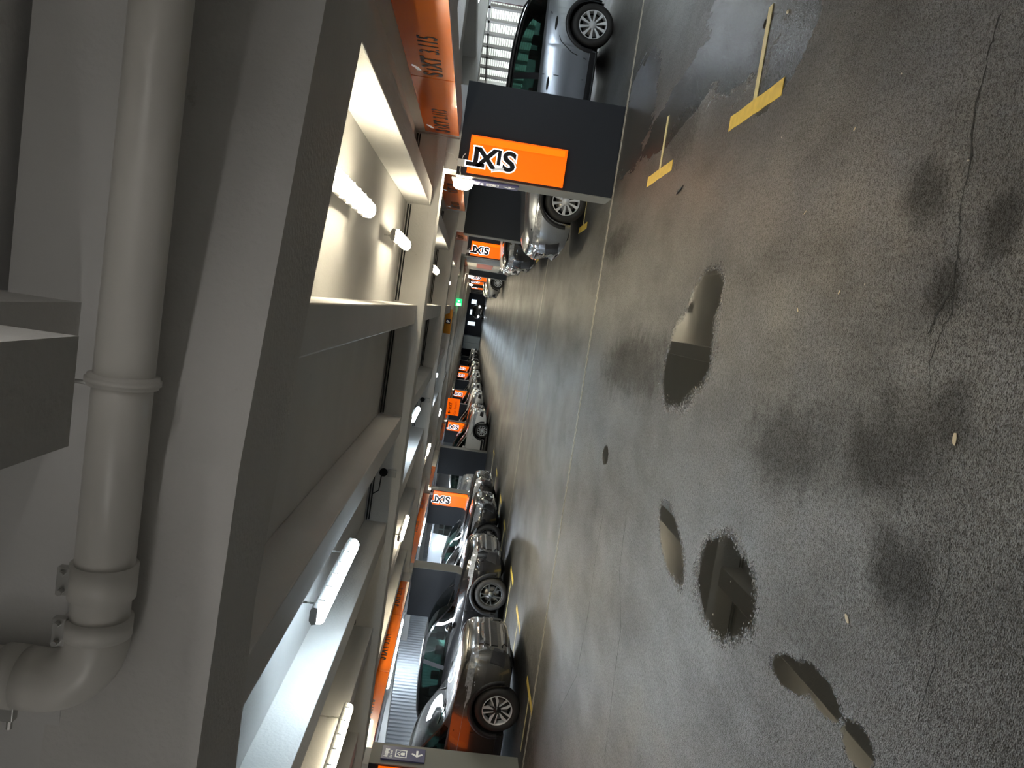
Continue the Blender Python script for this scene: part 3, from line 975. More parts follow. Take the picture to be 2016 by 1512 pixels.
def pchip(pts):
    xs = [p[0] for p in pts]; ys = [p[1] for p in pts]; n_ = len(xs)
    h = [xs[i + 1] - xs[i] for i in range(n_ - 1)]; d = [(ys[i + 1] - ys[i]) / h[i] for i in range(n_ - 1)]
    m = [d[0]] + [0 if d[i - 1] * d[i] <= 0 else 2 * d[i - 1] * d[i] / (d[i - 1] + d[i]) for i in range(1, n_ - 1)] + [d[-1]]

    def f(x):
        x = max(xs[0], min(xs[-1], x))
        i = 0
        while i < n_ - 2 and x > xs[i + 1]:
            i += 1
        t = (x - xs[i]) / h[i]
        return ((2 * t ** 3 - 3 * t * t + 1) * ys[i] + (t ** 3 - 2 * t * t + t) * h[i] * m[i] + (-2 * t ** 3 + 3 * t * t) * ys[i + 1] + (t ** 3 - t * t) * h[i] * m[i + 1])
    return f


KIND = {
    'suv': dict(L=4.45, W=1.84, H=1.63, fo=.90, ro=.92, r=.35,
                top=[(0, .66), (.03, .80), (.10, .92), (.30, .99), (1.15, 1.09), (1.90, 1.50), (2.25, 1.60), (3.0, 1.63), (3.8, 1.58), (4.12, 1.45), (4.38, 1.06), (4.45, .80)],
                belt=[(0, 1.0), (1.2, 1.03), (4.45, 1.14)], cowl=1.18, roof=2.05, c=3.95),
    'cross': dict(L=4.55, W=1.82, H=1.53, fo=.92, ro=.83, r=.335,
                  top=[(0, .60), (.03, .72), (.10, .82), (.35, .91), (1.2, 1.03), (1.98, 1.42), (2.35, 1.51), (3.0, 1.53), (3.8, 1.46), (4.15, 1.34), (4.48, 1.02), (4.55, .80)],
                  belt=[(0, .95), (1.2, .98), (4.55, 1.10)], cowl=1.24, roof=2.12, c=4.22),
    'saloon': dict(L=4.95, W=1.93, H=1.46, fo=.90, ro=1.05, r=.35,
                   top=[(0, .58), (.04, .70), (.12, .78), (.5, .86), (1.55, .99), (2.3, 1.34), (2.75, 1.44), (3.3, 1.44), (4.1, 1.20), (4.4, 1.11), (4.85, 1.05), (4.95, .85)],
                   belt=[(0, .88), (1.5, .93), (4.95, 1.02)], cowl=1.60, roof=2.50, c=3.75),
    'hatch': dict(L=4.25, W=1.79, H=1.46, fo=.86, ro=.77, r=.32,
                  top=[(0, .58), (.03, .68), (.10, .78), (.35, .86), (1.1, .99), (1.85, 1.36), (2.2, 1.45), (2.9, 1.46), (3.6, 1.40), (3.9, 1.28), (4.18, .98), (4.25, .78)],
                  belt=[(0, .9), (1.2, .94), (4.25, 1.04)], cowl=1.14, roof=2.0, c=3.65),
    'van': dict(L=5.0, W=1.95, H=1.95, fo=.95, ro=1.0, r=.34,
                top=[(0, .72), (.03, .86), (.12, 1.0), (.55, 1.12), (.95, 1.25), (1.65, 1.80), (2.0, 1.92), (3.4, 1.95), (4.7, 1.90), (4.93, 1.75), (4.97, 1.1), (5.0, .9)],
                belt=[(0, 1.05), (1.2, 1.10), (5.0, 1.14)], cowl=.98, roof=1.85, c=2.3),
}


def make_wheel(r, w, style, parent, loc, flip):
    o = bpy.data.objects.new('wheel', None); COL.objects.link(o); o.parent = parent; o.empty_display_size = .1
    o.location = loc; o.rotation_euler = (0, 0, PI if flip else 0)
    key = ('wheel', r, style)
    if key not in PROTO:
        rr = r * .67
        meshes = []

        def lathe(name, prof, m, seg=48):
            bm = bmesh.new()
            rings = [[bm.verts.new((a * math.cos(t), y, a * math.sin(t))) for t in [2 * PI * k / seg for k in range(seg)]] for a, y in prof]
            for i in range(len(rings) - 1):
                for k in range(seg):
                    bm.faces.new((rings[i][k], rings[i][(k + 1) % seg], rings[i + 1][(k + 1) % seg], rings[i + 1][k]))
            me = bpy.data.meshes.new(name)
            bmesh.ops.recalc_face_normals(bm, faces=bm.faces[:])
            bm.to_mesh(me); bm.free()
            for p in me.polygons: p.use_smooth = True
            me.materials.append(m); meshes.append((name, me))
        lathe('tyre', [(rr, -w), (r * .93, -w), (r * .985, -w * .88), (r, -w * .7), (r, -w * .3), (r * .985, -w * .12), (r * .94, -.012), (r * .86, .004), (r * .76, .0), (rr, -.012), (rr, -.05)], RUBBER)
        lathe('rim', [(rr * 1.0, -.012), (rr * .985, -.004), (rr * .94, -.01), (rr * .92, -.04), (rr * .90, -w * .9)], {'ten': RIM_SILVER, 'twin': RIM_SILVER, 'y': RIM_DARK, 'twelve': RIM_SILVER, 'black': RIM_BLACK}[style])
        lathe('brake_disc', [(.04, -.075), (rr * .72, -.075), (rr * .72, -.10), (.04, -.10)], DISC, 24)
        lathe('wheel_back', [(0.001, -.115), (rr * .95, -.115), (rr * .95, -.13), (0.001, -.13)], VOID, 24)
        lathe('hub', [(.001, -.006), (.028, -.006), (.034, -.014), (.06, -.022), (.065, -.07)], {'ten': RIM_SILVER, 'twelve': RIM_SILVER, 'twin': RIM_BLACK, 'y': RIM_DARK, 'black': RIM_BLACK}[style], 24)

        def spokes(name, lst, m, y0=-.012, y1=-.05, dish=.02):
            bm = bmesh.new()
            for poly in lst:
                def xf(a, b_, c):
                    q = math.hypot(a, b_) / rr
                    return (a, c - dish * (1 - q), b_)
                add_prism(bm, poly, y1, y0, xf=xf)
            me = bpy.data.meshes.new(name); bmesh.ops.recalc_face_normals(bm, faces=bm.faces[:]); bm.to_mesh(me); bm.free(); me.materials.append(m); meshes.append((name, me))

        def rot(poly, a):
            c, s = math.cos(a), math.sin(a)
            return [(x * c - y * s, x * s + y * c) for x, y in poly]
        R0 = rr * .955
        if style in ('ten', 'twelve'):
            k = 10 if style == 'ten' else 12
            b0, b1 = (.010, .023) if style == 'ten' else (.007, .013)
            base = [(.045, -b0), (.045, b0), (rr * .55, b0 * 1.3 + .006), (R0, b1 + .016), (R0, -b1 + .010), (rr * .55, -b0 * 1.5 + .004)]
            spokes('spoke_set', [rot(base, 2 * PI * i / k) for i in range(k)], RIM_SILVER)
        elif style == 'twin':
            a1 = [(.055, .004), (.055, .016), (rr * .6, .055), (R0, .048), (R0, .012), (rr * .7, .015)]
            a2 = [(.05, -.008), (.05, .0), (R0, -.018), (R0, -.044)]
            spokes('spoke_set', [rot(q, 2 * PI * i / 5 + .3) for i in range(5) for q in (a1, [(x, y - .028) for x, y in a2])], RIM_SILVER)
            b2 = [(.04, -.03), (.04, .03), (R0, .06), (R0, -.07)]
            spokes('spoke_back', [rot(b2, 2 * PI * i / 5 + .3) for i in range(5)], RIM_BLACK, y0=-.024, y1=-.06)
        else:
            m_ = RIM_DARK if style == 'y' else RIM_BLACK
            q1 = [(.04, -.024), (.04, .024), (rr * .45, .020), (R0, .066), (R0, .040), (rr * .55, .0), (rr * .45, -.020)]
            q2 = [(x, -y) for x, y in q1][::-1]
            spokes('spoke_set', [rot(q, 2 * PI * i / 5 + .1) for i in range(5) for q in (q1, q2)], m_)
        PROTO[key] = meshes
    for nm, me in PROTO[key]:
        c = bpy.data.objects.new(nm, me); COL.objects.link(c); c.parent = o
    return o


def make_car(name, kind, pm, wheels='ten', front='bars', detail=2, arch=True, dark_roof=False, W=None, rails=False):
    K = KIND[kind]
    L, W, H, r = K['L'], W or K['W'], K['H'], K['r']
    top, belt = pchip(K['top']), pchip(K['belt'])
    bot = pchip([(0, .34), (.12, .24), (.5, .20), (L - .6, .22), (L - .15, .32), (L, .45)])
    wid = pchip([(0, .70), (.05, .80), (.16, .89), (.45, .965), (.95, 1.0), (L - .9, 1.0), (L - .25, .93), (L - .05, .86), (L, .78)])
    sa = [K['fo'], L - K['ro']]
    Ra = r + .055
    S = set(round(L * k / 46, 4) for k in range(47))
    for v in (.015, .035, .06, .10, .16, .24, .32): S.add(v); S.add(round(L - v, 4))
    for a in sa:
        for k in range(13):
            S.add(round(a - Ra * math.cos(PI * k / 12), 4))
        S.add(round(a - Ra - .002, 4)); S.add(round(a + Ra + .002, 4))
    for p in (2.02 if kind != 'van' else 1.9,):
        pass
    S = sorted(S)
    root = empty(name, (0, 0, 0))
    rows = []
    NJ = 18
    for s in S:
        w = W / 2 * wid(s)
        zt = top(s); be = min(belt(s), zt - .045)
        g = max(0.0, min(1.0, (zt - be - .06) / (H - belt(s) - .06)))
        zb = bot(s)
        zl = zb
        for a in sa:
            if abs(s - a) < Ra:
                zl = max(zl, r + math.sqrt(max(0, Ra * Ra - (s - a) ** 2)))
        zl = min(zl, be - .06)

        def yside(z):
            t = (z - .2) / (be - .2)
            pts_ = [(-.5, .90), (0, .93), (.15, .975), (.42, 1.0), (.68, .993), (.86, .968), (1.0, .925)]
            for i in range(len(pts_) - 1):
                if t <= pts_[i + 1][0] or i == len(pts_) - 2:
                    q = (t - pts_[i][0]) / (pts_[i + 1][0] - pts_[i][0])
                    return w * (pts_[i][1] + (pts_[i + 1][1] - pts_[i][1]) * q)
        row = [(0, zl), (w * .80, zl)]
        for f_ in (0, .10, .28, .5, .72, .88, .97, 1.0):
            z = zl + f_ * (be - zl)
            row.append((yside(z), z))
        wr = w * (.83 * (1 - g) + .665 * g)
        y0 = w * .905
        zr = zt - .015 - .045 * g
        z0 = be + .012
        for f_ in (.05, .35, .68, 1.0):
            yy = y0 + (wr - y0) * (f_ ** 1.15)
            row.append((yy, z0 + (zr - z0) * f_))
        row.append((wr * .955, zr + (zt - zr) * .72))
        row.append((wr * .80, zt + .004)); row.append((wr * .4, zt + .016)); row.append((0, zt + .02))
        rows.append(row)
    NJ = len(rows[0])

    def pos(i, j, sgn):
        y, z = rows[i][j]
        s = S[i]
        bow = .16 * (y / (W / 2)) ** 2 * math.exp(-s / .35) + 0
        bowr = .10 * (y / (W / 2)) ** 2 * math.exp(-(L - s) / .30)
        und = .10 * max(0, (.50 - z)) * math.exp(-s / .2)
        return (L / 2 - s - bow + bowr - und, sgn * y, z)
    B = {k: bmesh.new() for k in ('body', 'windscreen', 'side_window', 'side_window_', 'rear_window', 'pillar', 'pillar_', 'roof')}
    V = {k: {} for k in B}

    def vert(k, i, j, sgn):
        q = (i, j, sgn if 0 < j < NJ - 1 else 1)
        if q not in V[k]:
            V[k][q] = B[k].verts.new(pos(i, j, q[2]))
        return V[k][q]
    sB = (K['cowl'] + K['c']) / 2 + .12
    for i in range(len(S) - 1):
        sm = (S[i] + S[i + 1]) / 2
        gh = top(sm) - belt(sm)
        for j in range(NJ - 1):
            for sgn in (1, -1):
                k = 'body'
                if 10 <= j <= 12 and gh > .07 and K['cowl'] + .1 < sm < K['c'] + .25:
                    if 10 <= j:
                        k = 'side_window'
                    if abs(sm - sB) < .06 or sm > K['c'] and kind != 'van' and sm < K['c'] + .06 or kind == 'van' and sm > K['c']:
                        k = 'pillar' if kind != 'van' else 'body'
                    if sm > K['c'] + .06:
                        k = 'body'
                if 14 <= j and K['cowl'] < sm < K['roof']:
                    k = 'windscreen'
                if 14 <= j and sm > K['c'] and top(sm) > belt(sm) + .04 and kind != 'van':
                    k = 'rear_window'
                if dark_roof and k == 'body' and (j >= 13 and gh > .1 or j >= 10 and sm > K['c']):
                    k = 'roof'
                if sgn < 0 and k in ('side_window', 'pillar'):
                    k += '_'
                q = [vert(k, i, j, sgn), vert(k, i + 1, j, sgn), vert(k, i + 1, j + 1, sgn), vert(k, i, j + 1, sgn)]
                q = list(dict.fromkeys(q))
                if len(q) < 3:
                    continue
                try:
                    B[k].faces.new(q if sgn > 0 else q[::-1])
                except ValueError:
                    pass
    for i, fl in ((0, 1), (len(S) - 1, -1)):
        loop = [vert('body', i, j, 1) for j in range(NJ)] + [vert('body', i, j, -1) for j in range(NJ - 2, 0, -1)]
        try:
            B['body'].faces.new(loop[::-1] if fl > 0 else loop)
        except ValueError:
            pass
    mm = dict(body=pm, windscreen=GLASS, side_window=GLASS, side_window_=GLASS, rear_window=GLASS, pillar=BLACK_PL, pillar_=BLACK_PL, roof=mat('gloss_black_roof', (.01, .01, .011), .15, coat=1))
    tris = bmesh.new()
    for k in B:
        bm = B[k]
        if not bm.faces:
            bm.free(); continue
        bmesh.ops.remove_doubles(bm, verts=bm.verts[:], dist=.0005)
        o = bm_obj(k.rstrip('_'), bm, mm[k], root, smooth=True)
        if k == 'body':
            o.data.set_sharp_from_angle(angle=math.radians(38))
        tris.from_mesh(o.data)
    bvh = BVHTree.FromBMesh(tris); tris.free()

    def hit(axis, a, b_, sg=1):
        if axis == 'x':
            h = bvh.ray_cast(Vector((L / 2 + 1, a, b_)), Vector((-1, 0, 0)))
            if h[0] is None: h = bvh.find_nearest(Vector((L / 2 - .2, a, b_)))
        else:
            h = bvh.ray_cast(Vector((a, sg * 3, b_)), Vector((0, -sg, 0)))
            if h[0] is None: h = bvh.find_nearest(Vector((a, sg * W / 2, b_)))
        nr = h[1]
        if axis == 'x' and nr.x < 0: nr = -nr
        if axis == 'y' and nr.y * sg < 0: nr = -nr
        return h[0], nr

    def poly_at(pl, t):
        q = t * (len(pl) - 1); i = min(int(q), len(pl) - 2); f_ = q - i
        return (pl[i][0] + (pl[i + 1][0] - pl[i][0]) * f_, pl[i][1] + (pl[i + 1][1] - pl[i][1]) * f_)

    def patch(nm, axis, up, lo, m, off=.008, sg=1, nu=10, nv=5, th=.02, parent=root):
        bm = bmesh.new()
        F, Bk = [], []
        for u in range(nu + 1):
            a = poly_at(up, u / nu); b_ = poly_at(lo, u / nu)
            fr, bk = [], []
            for v in range(nv + 1):
                t = v / nv
                p, nr = hit(axis, a[0] + (b_[0] - a[0]) * t, a[1] + (b_[1] - a[1]) * t, sg)
                d = Vector((1, 0, 0)) if axis == 'x' else Vector((0, sg, 0))
                nn = (nr + d).normalized()
                fr.append(bm.verts.new(p + nn * off)); bk.append(bm.verts.new(p - nn * th))
            F.append(fr); Bk.append(bk)
        for u in range(nu):
            for v in range(nv):
                bm.faces.new((F[u][v], F[u + 1][v], F[u + 1][v + 1], F[u][v + 1]))
        ring = [(u, 0) for u in range(nu)] + [(nu, v) for v in range(nv)] + [(u, nv) for u in range(nu, 0, -1)] + [(0, v) for v in range(nv, 0, -1)]
        for i in range(len(ring)):
            a = ring[i]; b_ = ring[(i + 1) % len(ring)]
            bm.faces.new((F[a[0]][a[1]], F[b_[0]][b_[1]], Bk[b_[0]][b_[1]], Bk[a[0]][a[1]]))
        bmesh.ops.recalc_face_normals(bm, faces=bm.faces[:])
        return bm_obj(nm, bm, m, parent, smooth=False)

    def ribbon(bm, axis, pts_, w, sg=1, off=.003):
        out = []
        for i, p in enumerate(pts_):
            a = pts_[max(0, i - 1)]; b_ = pts_[min(len(pts_) - 1, i + 1)]
            d = Vector((b_[0] - a[0], b_[1] - a[1])).normalized(); nn = (-d.y * w / 2, d.x * w / 2)
            q = []
            for t in (-1, 1):
                pp, nr = hit(axis, p[0] + nn[0] * t, p[1] + nn[1] * t, sg)
                q.append(bm.verts.new(pp + nr * off))
            out.append(q)
        for i in range(len(out) - 1):
            bm.faces.new((out[i][0], out[i + 1][0], out[i + 1][1], out[i][1]))

    xn = L / 2
    # wheels, wells, underbody
    for a in sa:
        for sg in (1, -1):
            yw = W / 2 * 1.0 - .012
            make_wheel(r, .22, wheels, root, (xn - a, sg * yw, r), sg < 0)
    bm = bmesh.new()
    for a in sa:
        for sg in (1, -1):
            seg = 20
            ri, ro = [], []
            for k in range(seg + 1):
                t = -.25 + (PI + .5) * k / seg
                x = xn - a + (Ra - .004) * math.cos(t); z = r + (Ra - .004) * math.sin(t)
                z = max(z, bot(a) + .01)
                ri.append(bm.verts.new((x, sg * W * .22, z))); ro.append(bm.verts.new((x, sg * W / 2 * .975, z)))
            for k in range(seg):
                bm.faces.new((ri[k], ri[k + 1], ro[k + 1], ro[k]))
            bm.faces.new(ri)
    add_box(bm, -L / 2 + .35, L / 2 - .35, -W * .30, W * .30, .17, .42)
    add_box(bm, xn - sa[1] + Ra, xn - sa[0] - Ra, -W / 2 * .93, W / 2 * .93, .19, .34)
    bm_obj('underbody', bm, VOID, root)
    if arch:
        for a in sa:
            for sg in (1, -1):
                bm = bmesh.new()
                rg = []
                seg = 22
                for k in range(seg + 1):
                    t = -.12 + (PI + .24) * k / seg
                    rw = []
                    for rad, off in ((Ra - .012, -.03), (Ra - .010, .012), (Ra + .050, .012), (Ra + .058, -.004)):
                        x = xn - a + rad * math.cos(t); z = max(bot(a), r + rad * math.sin(t))
                        pp, nr = hit('y', xn - a + max(Ra + .02, rad) * math.cos(t), max(bot(a) + .02, r + max(Ra + .02, rad) * math.sin(t)), sg)
                        rw.append(bm.verts.new((x, pp.y + sg * off, z)))
                    rg.append(rw)
                for k in range(seg):
                    for q in range(3):
                        bm.faces.new((rg[k][q], rg[k + 1][q], rg[k + 1][q + 1], rg[k][q + 1]))
                bmesh.ops.recalc_face_normals(bm, faces=bm.faces[:])
                bm_obj('arch_trim', bm, BLACK_PL, root, smooth=True)
    if detail >= 1:
        x0, x1 = xn - sa[0] - Ra - .03, xn - sa[1] + Ra + .03
        for sg in (1, -1):
            patch('sill_trim', 'y', [(x0, .315), (x1, .315)], [(x0, .225), (x1, .225)], BLACK_PL, .010, sg, 10, 2)
            # door gaps, handles, mirror
            xB = xn - sB
            zb = belt(sB) - .02
            bm = bmesh.new()
            xf_ = xn - K['cowl'] - .12
            ribbon(bm, 'y', [(xf_, zb - .08 + (zb - .02 - (zb - .08)) * 0), (xf_ + .02, .7), (xf_ - .02, .36)], .010, sg)
            ribbon(bm, 'y', [(xB, zb), (xB, .8), (xB, .36)], .010, sg)
            xr = xn - sa[1] + Ra
            ribbon(bm, 'y', [(xB - .02 - (.95), zb), (xr - .05, .80), (xr + .10, .60), (xr + .16, .36)], .010, sg)
            bm_obj('door_gap', bm, VOID, root)
            for hx in (xB + .14, xB - .80):
                pp, nr = hit('y', hx, zb - .10, sg)
                bm = bmesh.new(); bmesh.ops.create_icosphere(bm, subdivisions=3, radius=1)
                for v in bm.verts: v.co = Vector((v.co.x * .11, v.co.y * .022, v.co.z * .020))
                c = bm_obj('door_handle', bm, BLACK_PL if pm.name.find('black') < 0 else pm, root, smooth=True); c.location = pp
            mx_ = xn - K['cowl'] - .55
            bm = bmesh.new(); bmesh.ops.create_icosphere(bm, subdivisions=3, radius=1)
            for v in bm.verts:
                c_ = v.co
                v.co = Vector((c_.x * .085 if c_.x > 0 else max(c_.x * .085, -.035), c_.y * .12, c_.z * .078))
            yb_ = W / 2 * .93 + .10
            c = bm_obj('door_mirror', bm, pm, root, smooth=True); c.location = (mx_, sg * yb_, belt(K['cowl'] + .5) + .09)
            bm = bmesh.new(); add_tube(bm, [(mx_, sg * (W / 2 * .86), belt(K['cowl'] + .5) + .0), (mx_, sg * (yb_ - .04), belt(K['cowl'] + .5) + .05)], .022, 8)
            bm_obj('mirror_arm', bm, BLACK_PL, root)
            if rails:
                z_ = [(xn - s_, W / 2 * .665 * .97, top(s_) + .02) for s_ in [K['roof'] + .15 + (K['c'] - K['roof'] - .2) * q / 8 for q in range(9)]]
                z_[0] = (z_[0][0], z_[0][1], z_[0][2] - .03); z_[-1] = (z_[-1][0], z_[-1][1], z_[-1][2] - .03)
                bm = bmesh.new(); add_tube(bm, [(a, sg * b_, c_) for a, b_, c_ in z_], .016, 8); bm_obj('roof_rail', bm, BLACK_PL, root)
    # front
    hw = W / 2
    zh = top(.12)            # height of the bonnet's front edge
    for sg in (1, -1):
        f_ = lambda pl: [(sg * y * hw, z) for y, z in pl]
        if front == 'bars':
            patch('headlamp', 'x', f_([(.50, zh - .10), (.75, zh - .075), (.975, zh - .03)]), f_([(.52, zh - .17), (.78, zh - .19), (.975, zh - .14)]), LENS, .008)
            patch('front_intake', 'x', f_([(.58, .50), (.86, .56)]), f_([(.64, .32), (.88, .34)]), BLACK_PL, .010)
        elif front == 'shield':
            patch('headlamp', 'x', f_([(.55, zh - .04), (.78, zh - .02), (.97, zh + .04)]), f_([(.56, zh - .13), (.80, zh - .20), (.97, zh - .10)]), LENS, .008)
            patch('front_intake', 'x', f_([(.52, .44), (.84, .52)]), f_([(.56, .27), (.88, .30)]), GRILLE, .010)
        else:
            patch('headlamp', 'x', f_([(.50, zh - .06), (.75, zh - .04), (.975, zh - .0)]), f_([(.54, zh - .16), (.80, zh - .19), (.975, zh - .12)]), LENS, .008)
            patch('front_intake', 'x', f_([(.60, .50), (.88, .54)]), f_([(.64, .36), (.90, .38)]), GRILLE, .010)
    if front == 'bars':
        patch('grille', 'x', [(-.55 * hw, zh - .12), (.55 * hw, zh - .12)], [(-.48 * hw, .44), (.48 * hw, .44)], GRILLE, .010, nu=14)
        if detail >= 2:
            for q in range(3):
                z = zh - .17 - q * (zh - .66) * .36
                patch('grille_bar', 'x', [(-.58 * hw, z + .012), (.58 * hw, z + .012)], [(-.58 * hw, z - .010), (.58 * hw, z - .010)], CHROME, .022, nu=14, nv=1)
        patch('lower_grille', 'x', [(-.45 * hw, .38), (.45 * hw, .38)], [(-.40 * hw, .27), (.40 * hw, .27)], BLACK_PL, .010)
        patch('skid_trim', 'x', [(-.62 * hw, .285), (.62 * hw, .285)], [(-.55 * hw, .235), (.55 * hw, .235)], RIM_SILVER, .012, nv=1)
    elif front == 'shield':
        sh_u = [(-.20 * hw - .12, .66), (-.12, .70), (0, .715), (.12, .70), (.20 * hw + .12, .66)]
        sh_l = [(-.30, .46), (-.18, .30), (0, .26), (.18, .30), (.30, .46)]
        patch('grille_frame', 'x', [(y * 1.10, z + .022) for y, z in sh_u], [(y * 1.10, z - .022) for y, z in sh_l], CHROME, .010, nu=16)
        patch('grille', 'x', sh_u, sh_l, GRILLE, .018, nu=16)
        if detail >= 2:
            xg = hit('x', 0, .5)[0].x + .03
            bm = bmesh.new()
            # vertical middle bar, then a three pronged emblem
            for q in (-.22, -.165, -.11, -.055, .055, .11, .165, .22):
                add_box(bm, xg - .022, xg - .010, q - .004, q + .004, .36, .64)
            bm_obj('grille_slats', bm, RIM_DARK, root)
            bm = bmesh.new()
            add_box(bm, xg - .005, xg + .004, -.005, .005, .40, .60)
            add_tube(bm, [(xg, -.055, .60), (xg, -.055, .53), (xg, -.03, .50), (xg, 0, .49), (xg, .03, .50), (xg, .055, .53), (xg, .055, .60)], .006, 6)
            add_tube(bm, [(xg, -.03, .44), (xg, .03, .44)], .006, 6)
            bm_obj('grille_emblem', bm, CHROME, root)
        patch('number_plate', 'x', [(-.26, .32), (.26, .32)], [(-.26, .21), (.26, .21)], PLATE, .045, nv=1)
    else:
        patch('grille', 'x', [(-.50 * hw, zh - .10), (.50 * hw, zh - .10)], [(-.42 * hw, zh - .24), (.42 * hw, zh - .24)], GRILLE, .010, nu=14)
        patch('lower_grille', 'x', [(-.50 * hw, .46), (.50 * hw, .46)], [(-.42 * hw, .27), (.42 * hw, .27)], GRILLE, .010, nu=12)
        patch('number_plate', 'x', [(-.26, .50), (.26, .50)], [(-.26, .39), (.26, .39)], PLATE, .024, nv=1)
        if detail >= 2:
            patch('grille_bar', 'x', [(-.52 * hw, zh - .085), (.52 * hw, zh - .085)], [(-.52 * hw, zh - .10), (.52 * hw, zh - .10)], CHROME, .020, nu=14, nv=1)
    if detail >= 2:
        bm = bmesh.new()
        ribbon(bm, 'x', [(y * hw, zh - .035 + .03 * abs(y)) for y in [-.9 + 1.8 * q / 24 for q in range(25)]], .012)
        bm_obj('bonnet_gap', bm, VOID, root)
        for sg in (1, -1):
            bm = bmesh.new()
            xb = xn - K['cowl'] - .05
            add_tube(bm, [(xb + .05, sg * .18, top(K['cowl'] - .02) + .035), (xb - .18, sg * .55, top(K['cowl'] + .20) + .025)], .009, 6)
            bm_obj('wiper', bm, DARK, root)
    # rear lamps
    for sg in (1, -1):
        bm = bmesh.new(); add_box(bm, -L / 2 + .015, -L / 2 + .25, sg * (W / 2 * .70) - .09, sg * (W / 2 * .70) + .09, .84, 1.0, bev=.02)
        bm_obj('tail_lamp', bm, REDLENS, root)
    # interior
    if detail >= 1:
        SEAT = mat('dark_seat_fabric', (.03, .03, .032), .8)
        xs_ = xn - K['cowl'] - .95
        for (xo, ys) in ((0, (.37, -.37)), (-.95, (.37, -.37))):
            for y in ys:
                bm = bmesh.new()
                add_box(bm, xs_ + xo - .30, xs_ + xo + .22, y - .24, y + .24, .42, .62, bev=.05)
                fs = add_box(bm, xs_ + xo - .42, xs_ + xo - .28, y - .24, y + .24, .58, H - .50, bev=.05)
                add_box(bm, xs_ + xo - .42, xs_ + xo - .32, y - .13, y + .13, H - .47, H - .28, bev=.03)
                bm_obj('seat', bm, SEAT, root)
        bm = bmesh.new(); add_box(bm, xn - K['cowl'] - .50, xn - K['cowl'] - .12, -W * .40, W * .40, .60, belt(K['cowl']) - .04, bev=.04); bm_obj('dashboard', bm, BLACK_PL, root)
        bm = bmesh.new()
        add_tube(bm, [(xn - K['cowl'] - .62 + .04 * math.cos(t), .37 + .17 * math.sin(t), belt(K['cowl']) - .02 + .17 * math.cos(t)) for t in [2 * PI * q / 16 for q in range(17)]], .013, 6)
        bm_obj('steering_wheel', bm, BLACK_PL, root)
    return root


def place(o, xnose, cy, side, label, kind, group, paint_m=None):
    L = KIND[kind]['L']
    if side < 0:      # left row, nose towards +x
        o.location = (xnose - L / 2, cy, 0); o.rotation_euler = (0, 0, 0)
    else:
        o.location = (xnose + L / 2, cy, 0); o.rotation_euler = (0, 0, PI)
    tag(o, label, 'car', group)
    return o


def repaint(o, m):
    for ch in o.children:
        if ch.name.split('.')[0] in ('body', 'door_mirror'):
            ch.data = ch.data.copy(); ch.data.materials[0] = m


P_GREY = paint('dark_grey_metallic', (.105, .10, .09), .75, .26)
P_BLACK = paint('black_gloss_paint', (.005, .005, .006), .0, .2)
P_SILVER = paint('blue_grey_metallic', (.34, .37, .41), .75, .26)
P_BEIGE = paint('beige_grey_metallic', (.33, .31, .27), .7, .28)
P_WHITE = paint('white_gloss_paint', (.78, .77, .74), .0, .3)
P_LSILVER = paint('light_silver_metallic', (.55, .55, .53), .6, .28)
P_BROWN = paint('brown_metallic', (.12, .08, .065), .6, .3)
P_RED = paint('dark_red_metallic', (.16, .012, .012), .5, .25)

GL, GR = 'cars parked along the left side', 'cars parked along the right side'
c1 = place(make_car('car', 'suv', P_GREY, 'twin', 'bars', 2), -5.15, 12.0, -1, 'dark grey metallic SUV with two-tone wheels, nearest on the left', 'suv', GL)
c2 = place(make_car('car', 'suv', P_BLACK, 'y', 'bars', 2, W=1.9), -5.05, 16.50, -1, 'tall black SUV with dark five-spoke wheels behind the grey SUV', 'suv', GL)
c3 = place(make_car('car', 'saloon', P_BLACK, 'black', 'shield', 2, arch=False), -4.98, 20.30, -1, 'black saloon with chrome shield grille past the second left column', 'saloon', GL)
c4 = place(copy_tree(c3), -5.0, 23.1, -1, 'second black saloon, its nose just showing beyond the shield grille', 'saloon', GL)
c5 = place(make_car('van', 'van', paint('pale_blue_grey_paint', (.42, .46, .50), .1, .35), 'ten', 'plain', 1, arch=False), -6.6, 29.6, -1, 'pale blue grey van between the third and fourth left columns', 'van', GL)
c5['category'] = 'van'
c6 = place(make_car('car', 'cross', P_WHITE, 'twelve', 'plain', 2), -4.75, 36.05, -1, 'white car with many-spoked wheels and black door handle past the fourth left column', 'cross', GL)
c7 = place(copy_tree(c1), -4.95, 39.2, -1, 'brownish SUV directly behind the white car', 'suv', GL); repaint(c7, P_BROWN)
FAR = [(44.3, 'hatch', P_LSILVER, 'light silver hatchback beyond the fifth left column'), (47.2, 'cross', P_WHITE, 'second white car, past the hanging orange sign'),
       (52.3, 'cross', P_LSILVER, 'pale silver crossover beyond the sixth left column'), (55.2, 'hatch', P_GREY, 'dark grey hatchback beside the pale silver crossover'),
       (60.0, 'cross', P_WHITE, 'far white crossover beyond the seventh left column'), (63.0, 'hatch', P_LSILVER, 'far light silver hatchback beside the far white crossover'),
       (68.5, 'hatch', P_BEIGE, 'far beige hatchback beyond the eighth left column'), (71.3, 'cross', P_LSILVER, 'far silver crossover before the ninth left column'),
       (77.0, 'suv', P_BLACK, 'far black SUV beyond the ninth left column'), (85.0, 'cross', P_BLACK, 'tiny black crossover far down the left row'), (93.5, 'suv', P_LSILVER, 'tiny pale SUV at the far end of the left row')]
protos = {'suv': c1, 'cross': c6, 'saloon': c3}
protos['hatch'] = None
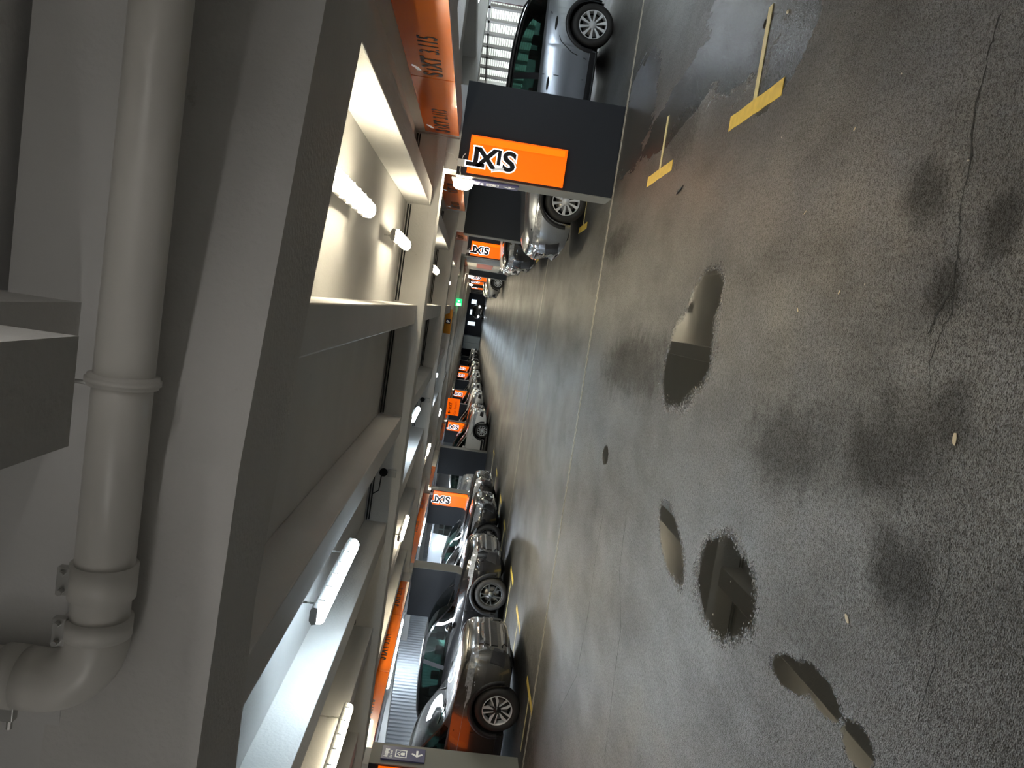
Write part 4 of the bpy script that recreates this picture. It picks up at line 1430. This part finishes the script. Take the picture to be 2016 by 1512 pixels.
for k, (y, kd, pm, lb) in enumerate(FAR):
    if protos[kd] is None:
        o = make_car('car', kd, pm, 'ten', 'plain', 1, arch=False); protos[kd] = o
    else:
        o = copy_tree(protos[kd]); repaint(o, pm)
    place(o, -4.9 - .12 * (k % 3), y, -1, lb, kd, GL)
r1 = place(make_car('car', 'cross', P_SILVER, 'ten', 'bars', 2, dark_roof=True, rails=True), 0.98, 13.45, 1, 'blue grey crossover with silver ten-spoke wheels behind the first right column', 'cross', GR)
r0 = place(copy_tree(c2), 2.44, 5.15, 1, 'dark car whose lower nose just enters the top edge of the picture', 'suv', GR)
r2 = place(copy_tree(c2), 1.05, 20.0, 1, 'black SUV nose past the second right column', 'suv', GR)
r3 = place(copy_tree(protos['hatch']), 1.25, 22.4, 1, 'dark hatchback between the black nose and the white car on the right', 'hatch', GR); repaint(r3, P_RED)
r4 = place(copy_tree(c6), 1.15, 24.75, 1, 'white car before the third right column', 'cross', GR)
r5 = place(copy_tree(c6), .62, 45.2, 1, 'beige grey crossover alone beyond the white cabin', 'cross', GR); repaint(r5, P_BEIGE)
r6 = place(copy_tree(c6), 1.1, 53.5, 1, 'far white crossover on the right below the small orange signs', 'cross', GR)
r7 = place(copy_tree(c1), 1.0, 56.0, 1, 'far black SUV on the right beside the far white crossover', 'suv', GR); repaint(r7, P_BLACK)
r8 = place(copy_tree(protos['hatch']), .9, 63.5, 1, 'tiny pale hatchback at the far right', 'hatch', GR)
r9 = place(copy_tree(c3), 1.0, 61.0, 1, 'tiny black saloon at the far right', 'saloon', GR)

# far end: an oncoming car with its lamps on, bright openings, a container
o = copy_tree(c6); repaint(o, P_BLACK)
o.location = (-.55, 97.0, 0); o.rotation_euler = (0, 0, -PI / 2); tag(o, 'dark oncoming car at the far end with both headlamps glowing', 'car')
BEAMM = mat('lit_headlamp', (1, 1, 1), .3, emis=(.85, .92, 1), es=40)
for s in (-1, 1):
    bm = bmesh.new(); add_tube(bm, [(2.26, s * .62, .70), (2.31, s * .62, .70)], .10, 14)
    c = bm_obj('lit_headlamp', bm, BEAMM, o)
LITW = mat('lit_far_opening', (.8, .88, .95), .5, emis=(.75, .9, 1.0), es=.9)
for k, (x0, x1, z0, z1) in enumerate(((.35, .95, 1.1, 1.8), (-1.15, -.45, 1.2, 1.8), (-2.6, -2.1, .9, 1.9))):
    o = struct(box('window_%d' % (k + 5), x0, x1, YEND - .03, YEND - .005, z0, z1, LITW))
o = box('box_container', -5.6, -3.9, 100, 103, .0, 2.15, mat('blue_grey_container', (.34, .40, .44), .5), bev=.03)
o2 = box('door_seam', -4.76, -4.74, 99.985, 100, .1, 2.1, VOID, o)
o2.matrix_parent_inverse = Matrix.Identity(4)
tag(o, 'blue grey box container at the far end of the aisle', 'container')
